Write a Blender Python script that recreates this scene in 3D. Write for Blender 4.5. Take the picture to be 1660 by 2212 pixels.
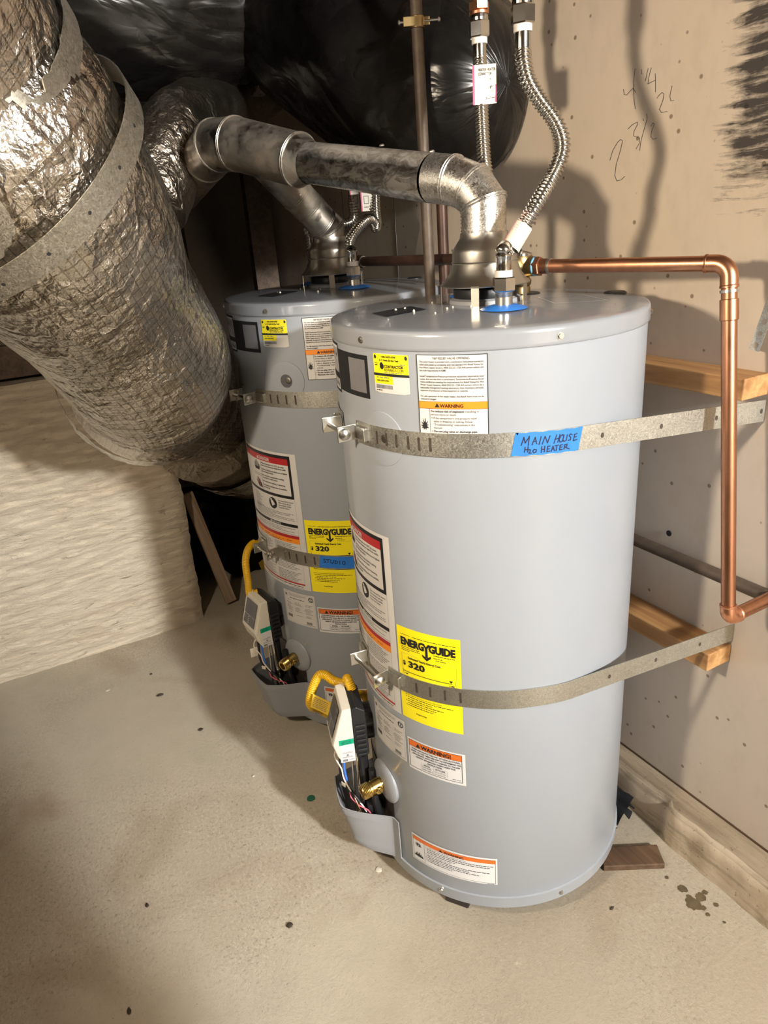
import bpy, bmesh, math, random
from math import pi, sin, cos, radians, sqrt, atan2, hypot
from mathutils import Vector, Matrix, noise as mnoise

for _o in list(bpy.data.objects):
    bpy.data.objects.remove(_o, do_unlink=True)
scene = bpy.context.scene
COL = scene.collection
rnd = random.Random(7)

# ------------------------------------------------------------------ camera
F_PX, IMG_W, IMG_H = 1554.0, 1660.0, 2212.0
CAM = Vector((-0.75087, -1.01282, 1.27874))
C_R = Vector((0.87026036, -0.48749019, -0.0707123))
C_U = Vector((0.2422096, 0.2984796, 0.92317086))
C_F = Vector((0.42893056, 0.8205262, -0.37782976))
cd = bpy.data.cameras.new('camera')
cd.sensor_fit = 'HORIZONTAL'
cd.sensor_width = 36.0
cd.lens = 36.0 * F_PX / IMG_W
cd.clip_start = 0.02
cam = bpy.data.objects.new('camera', cd)
cam.matrix_world = Matrix(((C_R.x, C_U.x, -C_F.x, CAM.x), (C_R.y, C_U.y, -C_F.y, CAM.y),
                           (C_R.z, C_U.z, -C_F.z, CAM.z), (0, 0, 0, 1)))
COL.objects.link(cam)
scene.camera = cam

# ------------------------------------------------------------------ world, lamps, exposure
wd = bpy.data.worlds.new('room_air')
scene.world = wd
wd.use_nodes = True
wd.node_tree.nodes['Background'].inputs[0].default_value = (1.0, 0.9, 0.78, 1)
wd.node_tree.nodes['Background'].inputs[1].default_value = 0.03


def lamp(name, loc, power, color, radius):
    l = bpy.data.lights.new(name, 'POINT')
    l.energy = power
    l.color = color
    l.shadow_soft_size = radius
    o = bpy.data.objects.new(name, l)
    o.location = loc
    COL.objects.link(o)
    return o


wl = bpy.data.lights.new('work_lamp_light', 'SPOT')          # clamp lamp with a reflector, aimed at the wall
wl.energy, wl.color, wl.shadow_soft_size = 58, (1.0, 0.82, 0.62), 0.045
wl.spot_size, wl.spot_blend = radians(164), 0.9
wlo = bpy.data.objects.new('work_lamp_light', wl)
wlo.location = (-1.20, -0.38, 1.42)
wlo.rotation_euler = (Vector((0.33, -0.10, 1.20)) - Vector((-1.20, -0.38, 1.42))).to_track_quat('-Z', 'Y').to_euler()
COL.objects.link(wlo)
lamp('ceiling_lamp_light', (0.20, -3.35, 2.0), 700, (0.965, 0.965, 0.945), 0.10)
scene.view_settings.view_transform = 'Standard'
scene.view_settings.look = 'None'
scene.view_settings.gamma = 1
scene.view_settings.use_curve_mapping = False
scene.view_settings.exposure = 0.0


# ------------------------------------------------------------------ helpers
def at(px, py, d):
    """world point seen at photo pixel (px,py), d metres in front of the lens"""
    return CAM + (C_R * ((px - IMG_W / 2) / F_PX) - C_U * ((py - IMG_H / 2) / F_PX) + C_F) * d


def on(px, py, axis, v):
    r = C_R * ((px - IMG_W / 2) / F_PX) - C_U * ((py - IMG_H / 2) / F_PX) + C_F
    return CAM + r * ((v - CAM[axis]) / r[axis])


def tag(o, label=None, cat=None, group=None, kind=None):
    if label: o['label'] = label
    if cat: o['category'] = cat
    if group: o['group'] = group
    if kind: o['kind'] = kind
    return o


def empty(name, loc=(0, 0, 0)):
    o = bpy.data.objects.new(name, None)
    o.location = loc
    o.empty_display_size = 0.05
    COL.objects.link(o)
    return o


class MB:
    """collects geometry for one mesh object"""
    def __init__(self):
        self.v, self.f, self.uv, self.mi, self.mats = [], [], [], [], []
        self.cur = 0

    def use(self, m):
        if m not in self.mats: self.mats.append(m)
        self.cur = self.mats.index(m)
        return self

    def add(self, vs, fs, uvs=None):
        b = len(self.v)
        self.v += [tuple(p) for p in vs]
        for i, f in enumerate(fs):
            self.f.append([b + k for k in f])
            self.mi.append(self.cur)
            self.uv.append(uvs[i] if uvs else None)
        return self

    def box(self, c, s, rot=None, bev=0.0):
        bm = bmesh.new()
        bmesh.ops.create_cube(bm, size=1)
        bmesh.ops.scale(bm, vec=s, verts=bm.verts)
        if bev:
            bmesh.ops.bevel(bm, geom=bm.edges[:], offset=bev, segments=2, affect='EDGES', profile=0.5)
        M = Matrix.Translation(c) @ (rot.to_4x4() if rot else Matrix())
        bm.transform(M)
        self.bm(bm)
        return self

    def bm(self, bm):
        bm.verts.ensure_lookup_table()
        for i, v in enumerate(bm.verts): v.index = i
        self.add([v.co[:] for v in bm.verts], [[v.index for v in f.verts] for f in bm.faces])
        bm.free()

    def lathe(self, prof, c=(0, 0, 0), axis=None, n=32, cap=False):
        """prof: list of (r, h) along axis"""
        ax = Vector(axis).normalized() if axis else Vector((0, 0, 1))
        a = ax.orthogonal().normalized()
        if not axis: a = Vector((1, 0, 0))
        b = ax.cross(a)
        c = Vector(c)
        vs, fs = [], []
        for r, h in prof:
            for k in range(n):
                t = 2 * pi * k / n
                vs.append(c + ax * h + (a * cos(t) + b * sin(t)) * r)
        for i in range(len(prof) - 1):
            for k in range(n):
                k2 = (k + 1) % n
                fs.append([i * n + k, i * n + k2, (i + 1) * n + k2, (i + 1) * n + k])
        if cap:
            fs.append([k for k in range(n)][::-1])
            fs.append([(len(prof) - 1) * n + k for k in range(n)])
        self.add(vs, fs)
        return self

    def tube(self, pts, r, n=16, cap=True, uv=False, disp=None):
        pts = [Vector(p) for p in pts]
        m = len(pts)
        T = []
        for i in range(m):
            t = pts[min(i + 1, m - 1)] - pts[max(i - 1, 0)]
            T.append(t.normalized())
        a = T[0].orthogonal().normalized()
        vs, fs, uvs = [], [], []
        s = 0.0
        S = []
        for i in range(m):
            if i:
                s += (pts[i] - pts[i - 1]).length
                a = (a - T[i] * a.dot(T[i])).normalized()
            S.append(s)
            b = T[i].cross(a)
            rr = r(i, s) if callable(r) else r
            for k in range(n):
                t = 2 * pi * k / n
                d = a * cos(t) + b * sin(t)
                q = rr if not disp else rr + disp(pts[i] + d * rr, t, s, d)
                vs.append(pts[i] + d * q)
        for i in range(m - 1):
            for k in range(n):
                k2 = (k + 1) % n
                fs.append([i * n + k, i * n + k2, (i + 1) * n + k2, (i + 1) * n + k])
                if uv:
                    R0 = r(0, 0) if callable(r) else r
                    u0, u1 = k / n * 2 * pi * R0, (k + 1) / n * 2 * pi * R0
                    uvs.append([(u0, S[i]), (u1, S[i]), (u1, S[i + 1]), (u0, S[i + 1])])
        if cap:
            fs.append(list(range(n))[::-1])
            fs.append([(m - 1) * n + k for k in range(n)])
            if uv: uvs += [None, None]
        self.add(vs, fs, uvs if uv else None)
        return self

    def prism(self, poly, o, ex, ey, ez, depth):
        """polygon (x,y) in frame (o,ex,ey), extruded along ez by depth"""
        o, ex, ey, ez = Vector(o), Vector(ex), Vector(ey), Vector(ez)
        n = len(poly)
        vs = [o + ex * x + ey * y for x, y in poly] + [o + ex * x + ey * y + ez * depth for x, y in poly]
        fs = [list(range(n))[::-1], [n + k for k in range(n)]]
        for k in range(n):
            k2 = (k + 1) % n
            fs.append([k, k2, n + k2, n + k])
        self.add(vs, fs)
        return self

    def build(self, name, mat=None, parent=None, smooth=False, bevel=0, loc=None, sharp=35):
        me = bpy.data.meshes.new(name)
        me.from_pydata(self.v, [], self.f)
        if any(u is not None for u in self.uv):
            L = me.uv_layers.new(name='UVMap')
            for p in me.polygons:
                u = self.uv[p.index]
                if u:
                    for j, li in enumerate(p.loop_indices): L.data[li].uv = u[j]
        ms = self.mats if self.mats else [mat]
        for m in ms: me.materials.append(m)
        if self.mats:
            for p in me.polygons: p.material_index = self.mi[p.index]
        bm = bmesh.new()
        bm.from_mesh(me)
        bmesh.ops.recalc_face_normals(bm, faces=bm.faces)
        bm.to_mesh(me)
        bm.free()
        if smooth:
            me.shade_smooth()
            me.set_sharp_from_angle(angle=radians(sharp))
        me.update()
        o = bpy.data.objects.new(name, me)
        COL.objects.link(o)
        if parent: o.parent = parent
        if loc is not None: o.location = loc
        if bevel:
            b = o.modifiers.new('bevel', 'BEVEL')
            b.width = bevel
            b.segments = 2
            b.limit_method = 'ANGLE'
        return o


def spline(P, step=0.01):
    P = [Vector(p) for p in P]
    Q = [P[0] * 2 - P[1]] + P + [P[-1] * 2 - P[-2]]
    out = []
    for i in range(1, len(Q) - 2):
        p0, p1, p2, p3 = Q[i - 1:i + 3]
        n = max(2, int((p2 - p1).length / step))
        for k in range(n):
            t = k / n
            out.append(0.5 * ((2 * p1) + (p2 - p0) * t + (2 * p0 - 5 * p1 + 4 * p2 - p3) * t * t
                              + (3 * p1 - p0 - 3 * p2 + p3) * t * t * t))
    out.append(P[-1])
    return out


# ------------------------------------------------------------------ materials
def srgb(r, g, b):
    f = lambda c: (c / 255 / 12.92) if c / 255 <= 0.04045 else ((c / 255 + 0.055) / 1.055) ** 2.4
    return (f(r), f(g), f(b), 1)


class NT:
    def __init__(self, name):
        self.m = bpy.data.materials.new(name)
        self.m.use_nodes = True
        self.t = self.m.node_tree
        self.b = self.t.nodes['Principled BSDF']

    def n(self, typ, **kw):
        x = self.t.nodes.new(typ)
        for k, v in kw.items():
            if k.startswith('i_'):
                key = k[2:]
                x.inputs[int(key) if key.isdigit() else key.replace('_', ' ')].default_value = v
            else:
                setattr(x, k, v)
        return x

    def l(self, a, b):
        self.t.links.new(a, b)

    def coord(self, kind='Object', scale=(1, 1, 1)):
        tc = self.n('ShaderNodeTexCoord')
        mp = self.n('ShaderNodeMapping')
        mp.inputs['Scale'].default_value = scale
        self.l(tc.outputs[kind], mp.inputs[0])
        return mp.outputs[0]

    def noise(self, vec, scale, detail=4, rough=0.55, dist=0.0):
        x = self.n('ShaderNodeTexNoise')
        x.inputs['Scale'].default_value = scale
        x.inputs['Detail'].default_value = detail
        x.inputs['Roughness'].default_value = rough
        x.inputs['Distortion'].default_value = dist
        if vec: self.l(vec, x.inputs['Vector'])
        return x.outputs['Fac']

    def ramp(self, fac, stops):
        x = self.n('ShaderNodeValToRGB')
        cr = x.color_ramp
        while len(cr.elements) < len(stops): cr.elements.new(0.5)
        for e, (p, c) in zip(cr.elements, stops):
            e.position = p
            e.color = c if len(c) == 4 else (*c, 1)
        self.l(fac, x.inputs[0])
        return x.outputs[0]

    def mix(self, fac, a, b, mode='MIX'):
        x = self.n('ShaderNodeMix', data_type='RGBA', blend_type=mode)
        for sock, v in ((x.inputs['Factor'], fac), (x.inputs['A'], a), (x.inputs['B'], b)):
            if isinstance(v, (int, float)): sock.default_value = v
            elif isinstance(v, tuple): sock.default_value = v if len(v) == 4 else (*v, 1)
            else: self.l(v, sock)
        return x.outputs['Result']

    def math(self, op, a, b=None, c=None, clamp=False):
        x = self.n('ShaderNodeMath', operation=op)
        x.use_clamp = clamp
        for i, v in enumerate((a, b, c)):
            if v is None: continue
            if isinstance(v, (int, float)): x.inputs[i].default_value = v
            else: self.l(v, x.inputs[i])
        return x.outputs[0]

    def bump(self, h, strength=0.3, dist=0.01, prev=None):
        x = self.n('ShaderNodeBump')
        x.inputs['Strength'].default_value = strength
        x.inputs['Distance'].default_value = dist
        self.l(h, x.inputs['Height'])
        if prev: self.l(prev, x.inputs['Normal'])
        return x.outputs[0]

    def set(self, **kw):
        names = dict(color='Base Color', rough='Roughness', metal='Metallic', normal='Normal', coat='Coat Weight',
                     coatr='Coat Roughness', spec='Specular IOR Level', trans='Transmission Weight', alpha='Alpha',
                     sss='Subsurface Weight')
        for k, v in kw.items():
            s = self.b.inputs[names[k]]
            if isinstance(v, (int, float)): s.default_value = v
            elif isinstance(v, tuple): s.default_value = v if len(v) == 4 else (*v, 1)
            else: self.l(v, s)
        return self.m


def simple(name, c, rough=0.5, metal=0.0, var=0.12, scale=30.0, bump=0.0, coat=0.0):
    t = NT(name)
    v = t.coord()
    nz = t.noise(v, scale, 5)
    c = c if len(c) == 4 else (*c, 1)
    lo = tuple(x * (1 - var) for x in c[:3]) + (1,)
    hi = tuple(min(1, x * (1 + var)) for x in c[:3]) + (1,)
    t.set(color=t.ramp(nz, [(0.3, lo), (0.7, hi)]), rough=rough, metal=metal, coat=coat)
    if bump: t.set(normal=t.bump(nz, bump, 0.002))
    return t.m


def galvanized(name, c=(0.62, 0.61, 0.57), rough=0.33, spangle=60.0, dust=0.25):
    t = NT(name)
    v = t.coord()
    vo = t.n('ShaderNodeTexVoronoi')
    vo.inputs['Scale'].default_value = spangle
    dv = t.n('ShaderNodeMixRGB', blend_type='ADD')
    dv.inputs[0].default_value = 0.05
    nzc = t.n('ShaderNodeTexNoise')
    nzc.inputs['Scale'].default_value = spangle * 0.6
    t.l(v, nzc.inputs['Vector'])
    t.l(v, dv.inputs[1])
    t.l(nzc.outputs['Color'], dv.inputs[2])
    t.l(dv.outputs[0], vo.inputs['Vector'])
    g = t.n('ShaderNodeSeparateColor')
    t.l(vo.outputs['Color'], g.inputs[0])
    base = t.ramp(g.outputs[0], [(0.0, tuple(x * 0.72 for x in c)), (1.0, tuple(min(1, x * 1.25) for x in c))])
    d = t.noise(v, 9, 6, 0.65)
    dm = t.ramp(d, [(0.42, (0, 0, 0)), (0.68, (1, 1, 1))])
    dm2 = t.math('MULTIPLY', dm, dust)
    col = t.mix(dm2, base, (0.30, 0.22, 0.14))
    rr = t.math('MULTIPLY_ADD', g.outputs[1], 0.22, rough - 0.06)
    mt = t.math('SUBTRACT', 1.0, dm2)
    t.set(color=col, rough=rr, metal=mt, normal=t.bump(t.noise(v, spangle * 1.5, 3), 0.12, 0.001))
    return t.m


def copper(name, c=(0.62, 0.30, 0.17), dark=(0.20, 0.09, 0.05), rough=0.3, amt=0.62):
    t = NT(name)
    v = t.coord()
    nz = t.noise(v, 14, 6, 0.6, 0.6)
    f2 = t.noise(t.coord('Object', (90, 90, 14)), 1.0, 3)
    m = t.math('ADD', t.math('MULTIPLY', nz, 0.7), t.math('MULTIPLY', f2, 0.3))
    t.set(color=t.ramp(m, [(amt - 0.28, c), (amt, tuple(a * 0.6 + b * 0.4 for a, b in zip(c, dark))), (amt + 0.15, dark)]),
          rough=t.math('MULTIPLY_ADD', nz, 0.3, rough - 0.1), metal=1.0)
    return t.m


M = {}
M['jacket'] = simple('grey_enamel', (0.310, 0.336, 0.368), 0.36, 0, 0.04, 3, 0, 0.25)
M['lid'] = simple('grey_enamel_lid', (0.265, 0.28, 0.30), 0.2, 0, 0.05, 6, 0, 0.3)
M['apron'] = simple('grey_moulded_cover', (0.305, 0.318, 0.342), 0.42, 0, 0.05, 8)
M['white'] = simple('white_sticker', (0.62, 0.605, 0.575), 0.45, 0, 0.03, 4)
M['white2'] = simple('bright_white_sticker', (0.70, 0.70, 0.70), 0.4, 0, 0.03, 4)
M['yellow'] = simple('yellow_sticker', (0.92, 0.78, 0.01), 0.45, 0, 0.03, 4)
M['orange'] = simple('orange_print', (0.86, 0.27, 0.02), 0.45, 0, 0.03, 4)
M['orange2'] = simple('deep_orange_print', (0.70, 0.15, 0.02), 0.45, 0, 0.03, 4)
M['red'] = simple('red_print', (0.42, 0.02, 0.025), 0.45, 0, 0.03, 4)
M['ink'] = simple('black_print', (0.012, 0.012, 0.014), 0.5, 0, 0.1, 8)
M['greyink'] = simple('grey_print', (0.16, 0.16, 0.17), 0.5, 0, 0.1, 8)
M['darkpanel'] = simple('dark_grey_panel', (0.10, 0.10, 0.11), 0.3, 0, 0.1, 8)
M['mirrorpanel'] = simple('smoke_grey_film', (0.20, 0.20, 0.21), 0.12, 0, 0.1, 8, 0, 0.6)
M['green'] = simple('green_sticker', (0.0, 0.36, 0.20), 0.45, 0, 0.03, 4)
M['cream'] = simple('cream_plastic', (0.72, 0.68, 0.58), 0.38, 0, 0.03, 10)
M['blackplastic'] = simple('black_plastic', (0.012, 0.013, 0.015), 0.42, 0, 0.2, 30, 0.05)
M['blue'] = simple('blue_plastic', (0.02, 0.19, 0.66), 0.4, 0, 0.06, 20)
M['tape'] = simple('blue_masking_tape', (0.02, 0.18, 0.62), 0.6, 0, 0.07, 60, 0.1)
M['tapeink'] = simple('marker_ink', (0.008, 0.01, 0.03), 0.5, 0, 0.1, 8)
M['brass'] = simple('brass', (0.62, 0.44, 0.14), 0.26, 1, 0.12, 40)
M['bronze'] = simple('dull_bronze', (0.36, 0.26, 0.12), 0.36, 1, 0.12, 40)
M['chrome'] = simple('polished_steel', (0.70, 0.69, 0.66), 0.14, 1, 0.06, 20)
M['flexsteel'] = simple('corrugated_steel', (0.66, 0.63, 0.57), 0.2, 1, 0.06, 20)
M['zinc'] = simple('zinc_plated_steel', (0.62, 0.61, 0.56), 0.3, 1, 0.1, 60)
M['nylon'] = simple('white_nylon', (0.75, 0.70, 0.66), 0.4, 0, 0.03, 10)
M['galv'] = galvanized('galvanized_steel')
M['galvstrap'] = galvanized('galvanized_strap', (0.56, 0.55, 0.49), 0.42, 300, 0.05)
M['bandsteel'] = galvanized('dull_band_steel', (0.36, 0.335, 0.28), 0.48, 220, 0.1)


def mat_flaky():
    t = NT('flaky_galvanized_pipe')
    v = t.coord()
    fl = t.noise(t.coord('Object', (34, 26, 60)), 1.0, 6, 0.72, 1.2)
    big = t.noise(v, 5, 3)
    f = t.math('ADD', t.math('MULTIPLY', fl, 0.8), t.math('MULTIPLY', big, 0.2))
    col = t.ramp(f, [(0.38, (0.33, 0.31, 0.28)), (0.47, (0.54, 0.52, 0.48)), (0.54, (0.90, 0.88, 0.83))])
    g = t.n('ShaderNodeNewGeometry')
    sx = t.n('ShaderNodeSeparateXYZ')
    t.l(g.outputs['Normal'], sx.inputs[0])
    up = t.math('MULTIPLY', t.ramp(t.math('ADD', sx.outputs[2], t.math('MULTIPLY', big, 0.4)), [(0.55, (0, 0, 0)), (1.0, (1, 1, 1))]), 0.55)
    col = t.mix(up, col, (0.24, 0.18, 0.115))
    t.set(color=col, rough=t.math('MULTIPLY_ADD', fl, 0.3, 0.16), metal=t.math('SUBTRACT', 1.0, up), normal=t.bump(fl, 0.25, 0.002))
    return t.m


M['galvrun'] = mat_flaky()
M['spangle'] = galvanized('spangled_steel', (0.70, 0.68, 0.63), 0.30, 210, 0.12)
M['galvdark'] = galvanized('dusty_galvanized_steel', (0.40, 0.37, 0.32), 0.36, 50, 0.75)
M['hoodsteel'] = simple('spun_aluminium', (0.66, 0.63, 0.56), 0.33, 1, 0.08, 14)
M['copper'] = copper('copper_pipe')
M['copperbright'] = copper('bright_copper_fitting', (0.85, 0.42, 0.25), (0.35, 0.14, 0.08), 0.28, 0.75)
M['copperold'] = simple('tarnished_copper', (0.055, 0.026, 0.016), 0.45, 0.3, 0.3, 30)
M['brownpipe'] = simple('brown_weathered_pipe', (0.095, 0.07, 0.05), 0.55, 0.25, 0.25, 40)
M['gasyellow'] = simple('yellow_coating', (0.72, 0.42, 0.01), 0.36, 0, 0.06, 30)
M['yellowtag'] = simple('yellow_tag', (0.75, 0.50, 0.04), 0.5, 0, 0.1, 40)
M['wirewhite'] = simple('white_wire', (0.75, 0.68, 0.62), 0.45, 0, 0.05, 20)
M['wirepink'] = simple('pink_wire', (0.75, 0.14, 0.22), 0.45, 0, 0.05, 20)
M['wireblue'] = simple('blue_wire', (0.05, 0.18, 0.65), 0.45, 0, 0.05, 20)
M['sealant'] = simple('pale_blue_sealant', (0.16, 0.42, 0.60), 0.4, 0, 0.1, 60)
M['pinkprint'] = simple('pink_print', (0.55, 0.10, 0.20), 0.5, 0, 0.05, 20)
M['palepink'] = simple('pale_pink_print', (0.62, 0.42, 0.36), 0.5, 0, 0.05, 20)
M['paper'] = simple('cream_paper', (0.72, 0.66, 0.55), 0.6, 0, 0.05, 30)
M['darkdoor'] = simple('dark_burner_door', (0.035, 0.027, 0.024), 0.5, 0.2, 0.3, 20)
M['dirtgreen'] = simple('green_paint_spot', (0.02, 0.17, 0.09), 0.6, 0, 0.1, 90)
M['chip'] = simple('white_plaster_chip', (0.72, 0.68, 0.58), 0.7, 0, 0.1, 90)
M['leaf'] = simple('dark_debris', (0.045, 0.033, 0.022), 0.8, 0, 0.3, 90)
M['graphite'] = simple('pencil_line', (0.07, 0.065, 0.06), 0.7, 0, 0.2, 90)


def wood(name, c1, c2, axis=1, scale=1.0, rough=0.6):
    t = NT(name)
    s = [60 * scale] * 3
    s[axis] = 2.5 * scale
    v = t.coord('Object', tuple(s))
    nz = t.noise(v, 1.0, 4, 0.6, 0.8)
    w = t.noise(t.coord('Object', tuple(x * 0.25 for x in s)), 1.0, 2)
    f = t.math('ADD', t.math('MULTIPLY', nz, 0.65), t.math('MULTIPLY', w, 0.35))
    t.set(color=t.ramp(f, [(0.36, c1), (0.62, c2)]), rough=rough, normal=t.bump(nz, 0.25, 0.002))
    return t.m


M['pine'] = wood('pine_wood', (0.28, 0.13, 0.045), (0.52, 0.30, 0.12))
M['pinegrey'] = wood('weathered_board', (0.24, 0.16, 0.10), (0.46, 0.35, 0.25), axis=2)
M['joist'] = wood('old_joist_wood', (0.06, 0.038, 0.022), (0.14, 0.09, 0.055))
M['wetwood'] = wood('brown_shim_wood', (0.045, 0.025, 0.014), (0.12, 0.07, 0.038))
M['oil'] = simple('oily_stain', (0.10, 0.075, 0.04), 0.55, 0, 0.3, 60)


def mat_floor():
    t = NT('worn_concrete')
    v = t.coord()
    big = t.noise(v, 1.3, 5, 0.55, 0.4)
    mid = t.noise(v, 7, 6, 0.62)
    fine = t.noise(v, 190, 5, 0.72)
    agg = t.noise(v, 110, 6, 0.78)
    strk = t.noise(t.coord('Object', (190, 85, 1)), 1.0, 5, 0.75)
    col = t.ramp(big, [(0.30, (0.455, 0.415, 0.33)), (0.5, (0.565, 0.51, 0.405)), (0.72, (0.495, 0.42, 0.315))])
    col = t.mix(t.math('MULTIPLY', t.ramp(mid, [(0.35, (0, 0, 0)), (0.72, (1, 1, 1))]), 0.45), col, (0.68, 0.605, 0.49))
    # worn patches where the sandy aggregate shows
    wear = t.ramp(t.noise(v, 1.9, 4, 0.5, 0.3), [(0.44, (0.06, 0.06, 0.06)), (0.60, (1, 1, 1))])
    sp = t.math('MULTIPLY', t.ramp(strk, [(0.46, (0, 0, 0)), (0.62, (1, 1, 1))]), wear)
    col = t.mix(t.math('MULTIPLY', sp, 0.6), col, (0.76, 0.69, 0.56))
    dk = t.math('MULTIPLY', t.ramp(agg, [(0.38, (1, 1, 1)), (0.46, (0, 0, 0))]), wear)
    col = t.mix(t.math('MULTIPLY', dk, 0.55), col, (0.20, 0.165, 0.12))
    pit = t.math('MULTIPLY', t.ramp(fine, [(0.30, (1, 1, 1)), (0.38, (0, 0, 0))]), 0.8)
    col = t.mix(pit, col, (0.10, 0.08, 0.055))
    # rusty brown stains
    st = t.ramp(t.noise(v, 2.7, 3, 0.5, 0.8), [(0.58, (0, 0, 0)), (0.74, (1, 1, 1))])
    col = t.mix(t.math('MULTIPLY', st, 0.5), col, (0.27, 0.165, 0.09))
    # floor colour turns browner towards the right wall and the viewer
    sx = t.n('ShaderNodeSeparateXYZ')
    t.l(t.coord(), sx.inputs[0])
    dd = t.math('ADD', t.math('SUBTRACT', sx.outputs[0], sx.outputs[1]), t.math('MULTIPLY', t.math('SUBTRACT', big, 0.5), 1.2))
    br = t.ramp(t.math('MULTIPLY_ADD', dd, 0.5, 0.5), [(0.30, (0, 0, 0)), (0.56, (1, 1, 1))])
    col = t.mix(t.math('MULTIPLY', br, 0.6), col, (0.28, 0.235, 0.17))
    wh = t.ramp(t.noise(v, 19, 5, 0.7), [(0.67, (0, 0, 0)), (0.75, (1, 1, 1))])
    col = t.mix(t.math('MULTIPLY', wh, 0.6), col, (0.70, 0.66, 0.57))
    b = t.bump(agg, 0.5, 0.005)
    b = t.bump(sp, 0.3, 0.003, b)
    t.set(color=col, rough=t.math('MULTIPLY_ADD', mid, 0.3, 0.5), normal=b, spec=0.25)
    return t.m


def mat_wallright():
    t = NT('stained_plaster_wall')
    tc = t.n('ShaderNodeTexCoord')
    sx = t.n('ShaderNodeSeparateXYZ')
    t.l(tc.outputs['Object'], sx.inputs[0])
    v = t.coord()
    big = t.noise(v, 2.0, 4, 0.5, 0.3)
    col = t.ramp(big, [(0.30, (0.62, 0.54, 0.45)), (0.52, (0.69, 0.60, 0.49)), (0.72, (0.71, 0.59, 0.44))])
    # lower wall is a greyer coat than the top
    low = t.ramp(t.math('ADD', sx.outputs[2], t.math('MULTIPLY', big, 0.3)), [(0.95 / 2, (1, 1, 1)), (1.45 / 2, (0, 0, 0))])
    zz = t.math('MULTIPLY', t.math('ADD', sx.outputs[2], t.math('MULTIPLY', big, 0.3)), 0.5)
    low = t.ramp(zz, [(0.50, (1, 1, 1)), (0.66, (0, 0, 0))])
    col = t.mix(t.math('MULTIPLY', low, 0.75), col, (0.60, 0.545, 0.49))
    sm = t.ramp(t.noise(t.coord('Object', (1, 7, 4)), 4.0, 5, 0.6), [(0.5, (0, 0, 0)), (0.8, (1, 1, 1))])
    col = t.mix(t.math('MULTIPLY', sm, 0.28), col, (0.45, 0.39, 0.32))
    # splatter specks
    vo = t.n('ShaderNodeTexVoronoi')
    vo.inputs['Scale'].default_value = 26
    t.l(v, vo.inputs['Vector'])
    sp = t.ramp(vo.outputs['Distance'], [(0.075, (1, 1, 1)), (0.115, (0, 0, 0))])
    g = t.n('ShaderNodeSeparateColor')
    t.l(vo.outputs['Color'], g.inputs[0])
    sp = t.math('MULTIPLY', sp, t.math('GREATER_THAN', g.outputs[0], 0.55))
    col = t.mix(t.math('MULTIPLY', sp, 0.75), col, (0.16, 0.105, 0.06))
    # black tar smear with horizontal brush streaks, high on the wall
    stn = t.noise(t.coord('Object', (1, 9, 70)), 1.0, 5, 0.7, 0.5)
    n2 = t.noise(v, 30, 5, 0.7)
    edge = t.math('MULTIPLY_ADD', sx.outputs[1], -7.0, -1.12)            # grows towards -y
    top = t.math('MULTIPLY_ADD', sx.outputs[2], 4.0, -4.98)
    dens = t.math('MINIMUM', t.math('MULTIPLY', edge, 1.0), t.math('MULTIPLY', top, 1.0))
    k = t.math('ADD', t.math('ADD', t.math('MULTIPLY', stn, 1.3), t.math('MULTIPLY', n2, 0.35)), t.math('MINIMUM', dens, 0.36))
    tar = t.ramp(t.math('MULTIPLY', k, 0.5), [(0.46, (0, 0, 0)), (0.60, (1, 1, 1))])
    tar = t.math('MULTIPLY', tar, t.math('GREATER_THAN', dens, -0.35))
    col = t.mix(t.math('MULTIPLY', tar, 0.93), col, (0.03, 0.027, 0.028))
    t.set(color=col, rough=0.75, normal=t.bump(t.noise(v, 45, 5, 0.6), 0.10, 0.003), spec=0.25)
    return t.m


def mat_stucco():
    t = NT('white_rough_stucco')
    v = t.coord('Object', (0.42, 1, 1.5))
    a = t.noise(v, 5, 6, 0.6)
    n = t.noise(v, 34, 7, 0.68, 0.6)
    big = t.noise(t.coord(), 2.2, 4, 0.5)
    col = t.ramp(big, [(0.3, (0.74, 0.63, 0.48)), (0.6, (0.83, 0.73, 0.575))])
    col = t.mix(t.math('MULTIPLY', t.ramp(n, [(0.30, (1, 1, 1)), (0.40, (0, 0, 0))]), 0.7), col, (0.24, 0.18, 0.125))
    dirt = t.ramp(a, [(0.56, (0, 0, 0)), (0.78, (1, 1, 1))])
    col = t.mix(t.math('MULTIPLY', dirt, 0.5), col, (0.55, 0.38, 0.25))
    t.set(color=col, rough=0.85, normal=t.bump(n, 1.0, 0.016), spec=0.2)
    return t.m


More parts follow.
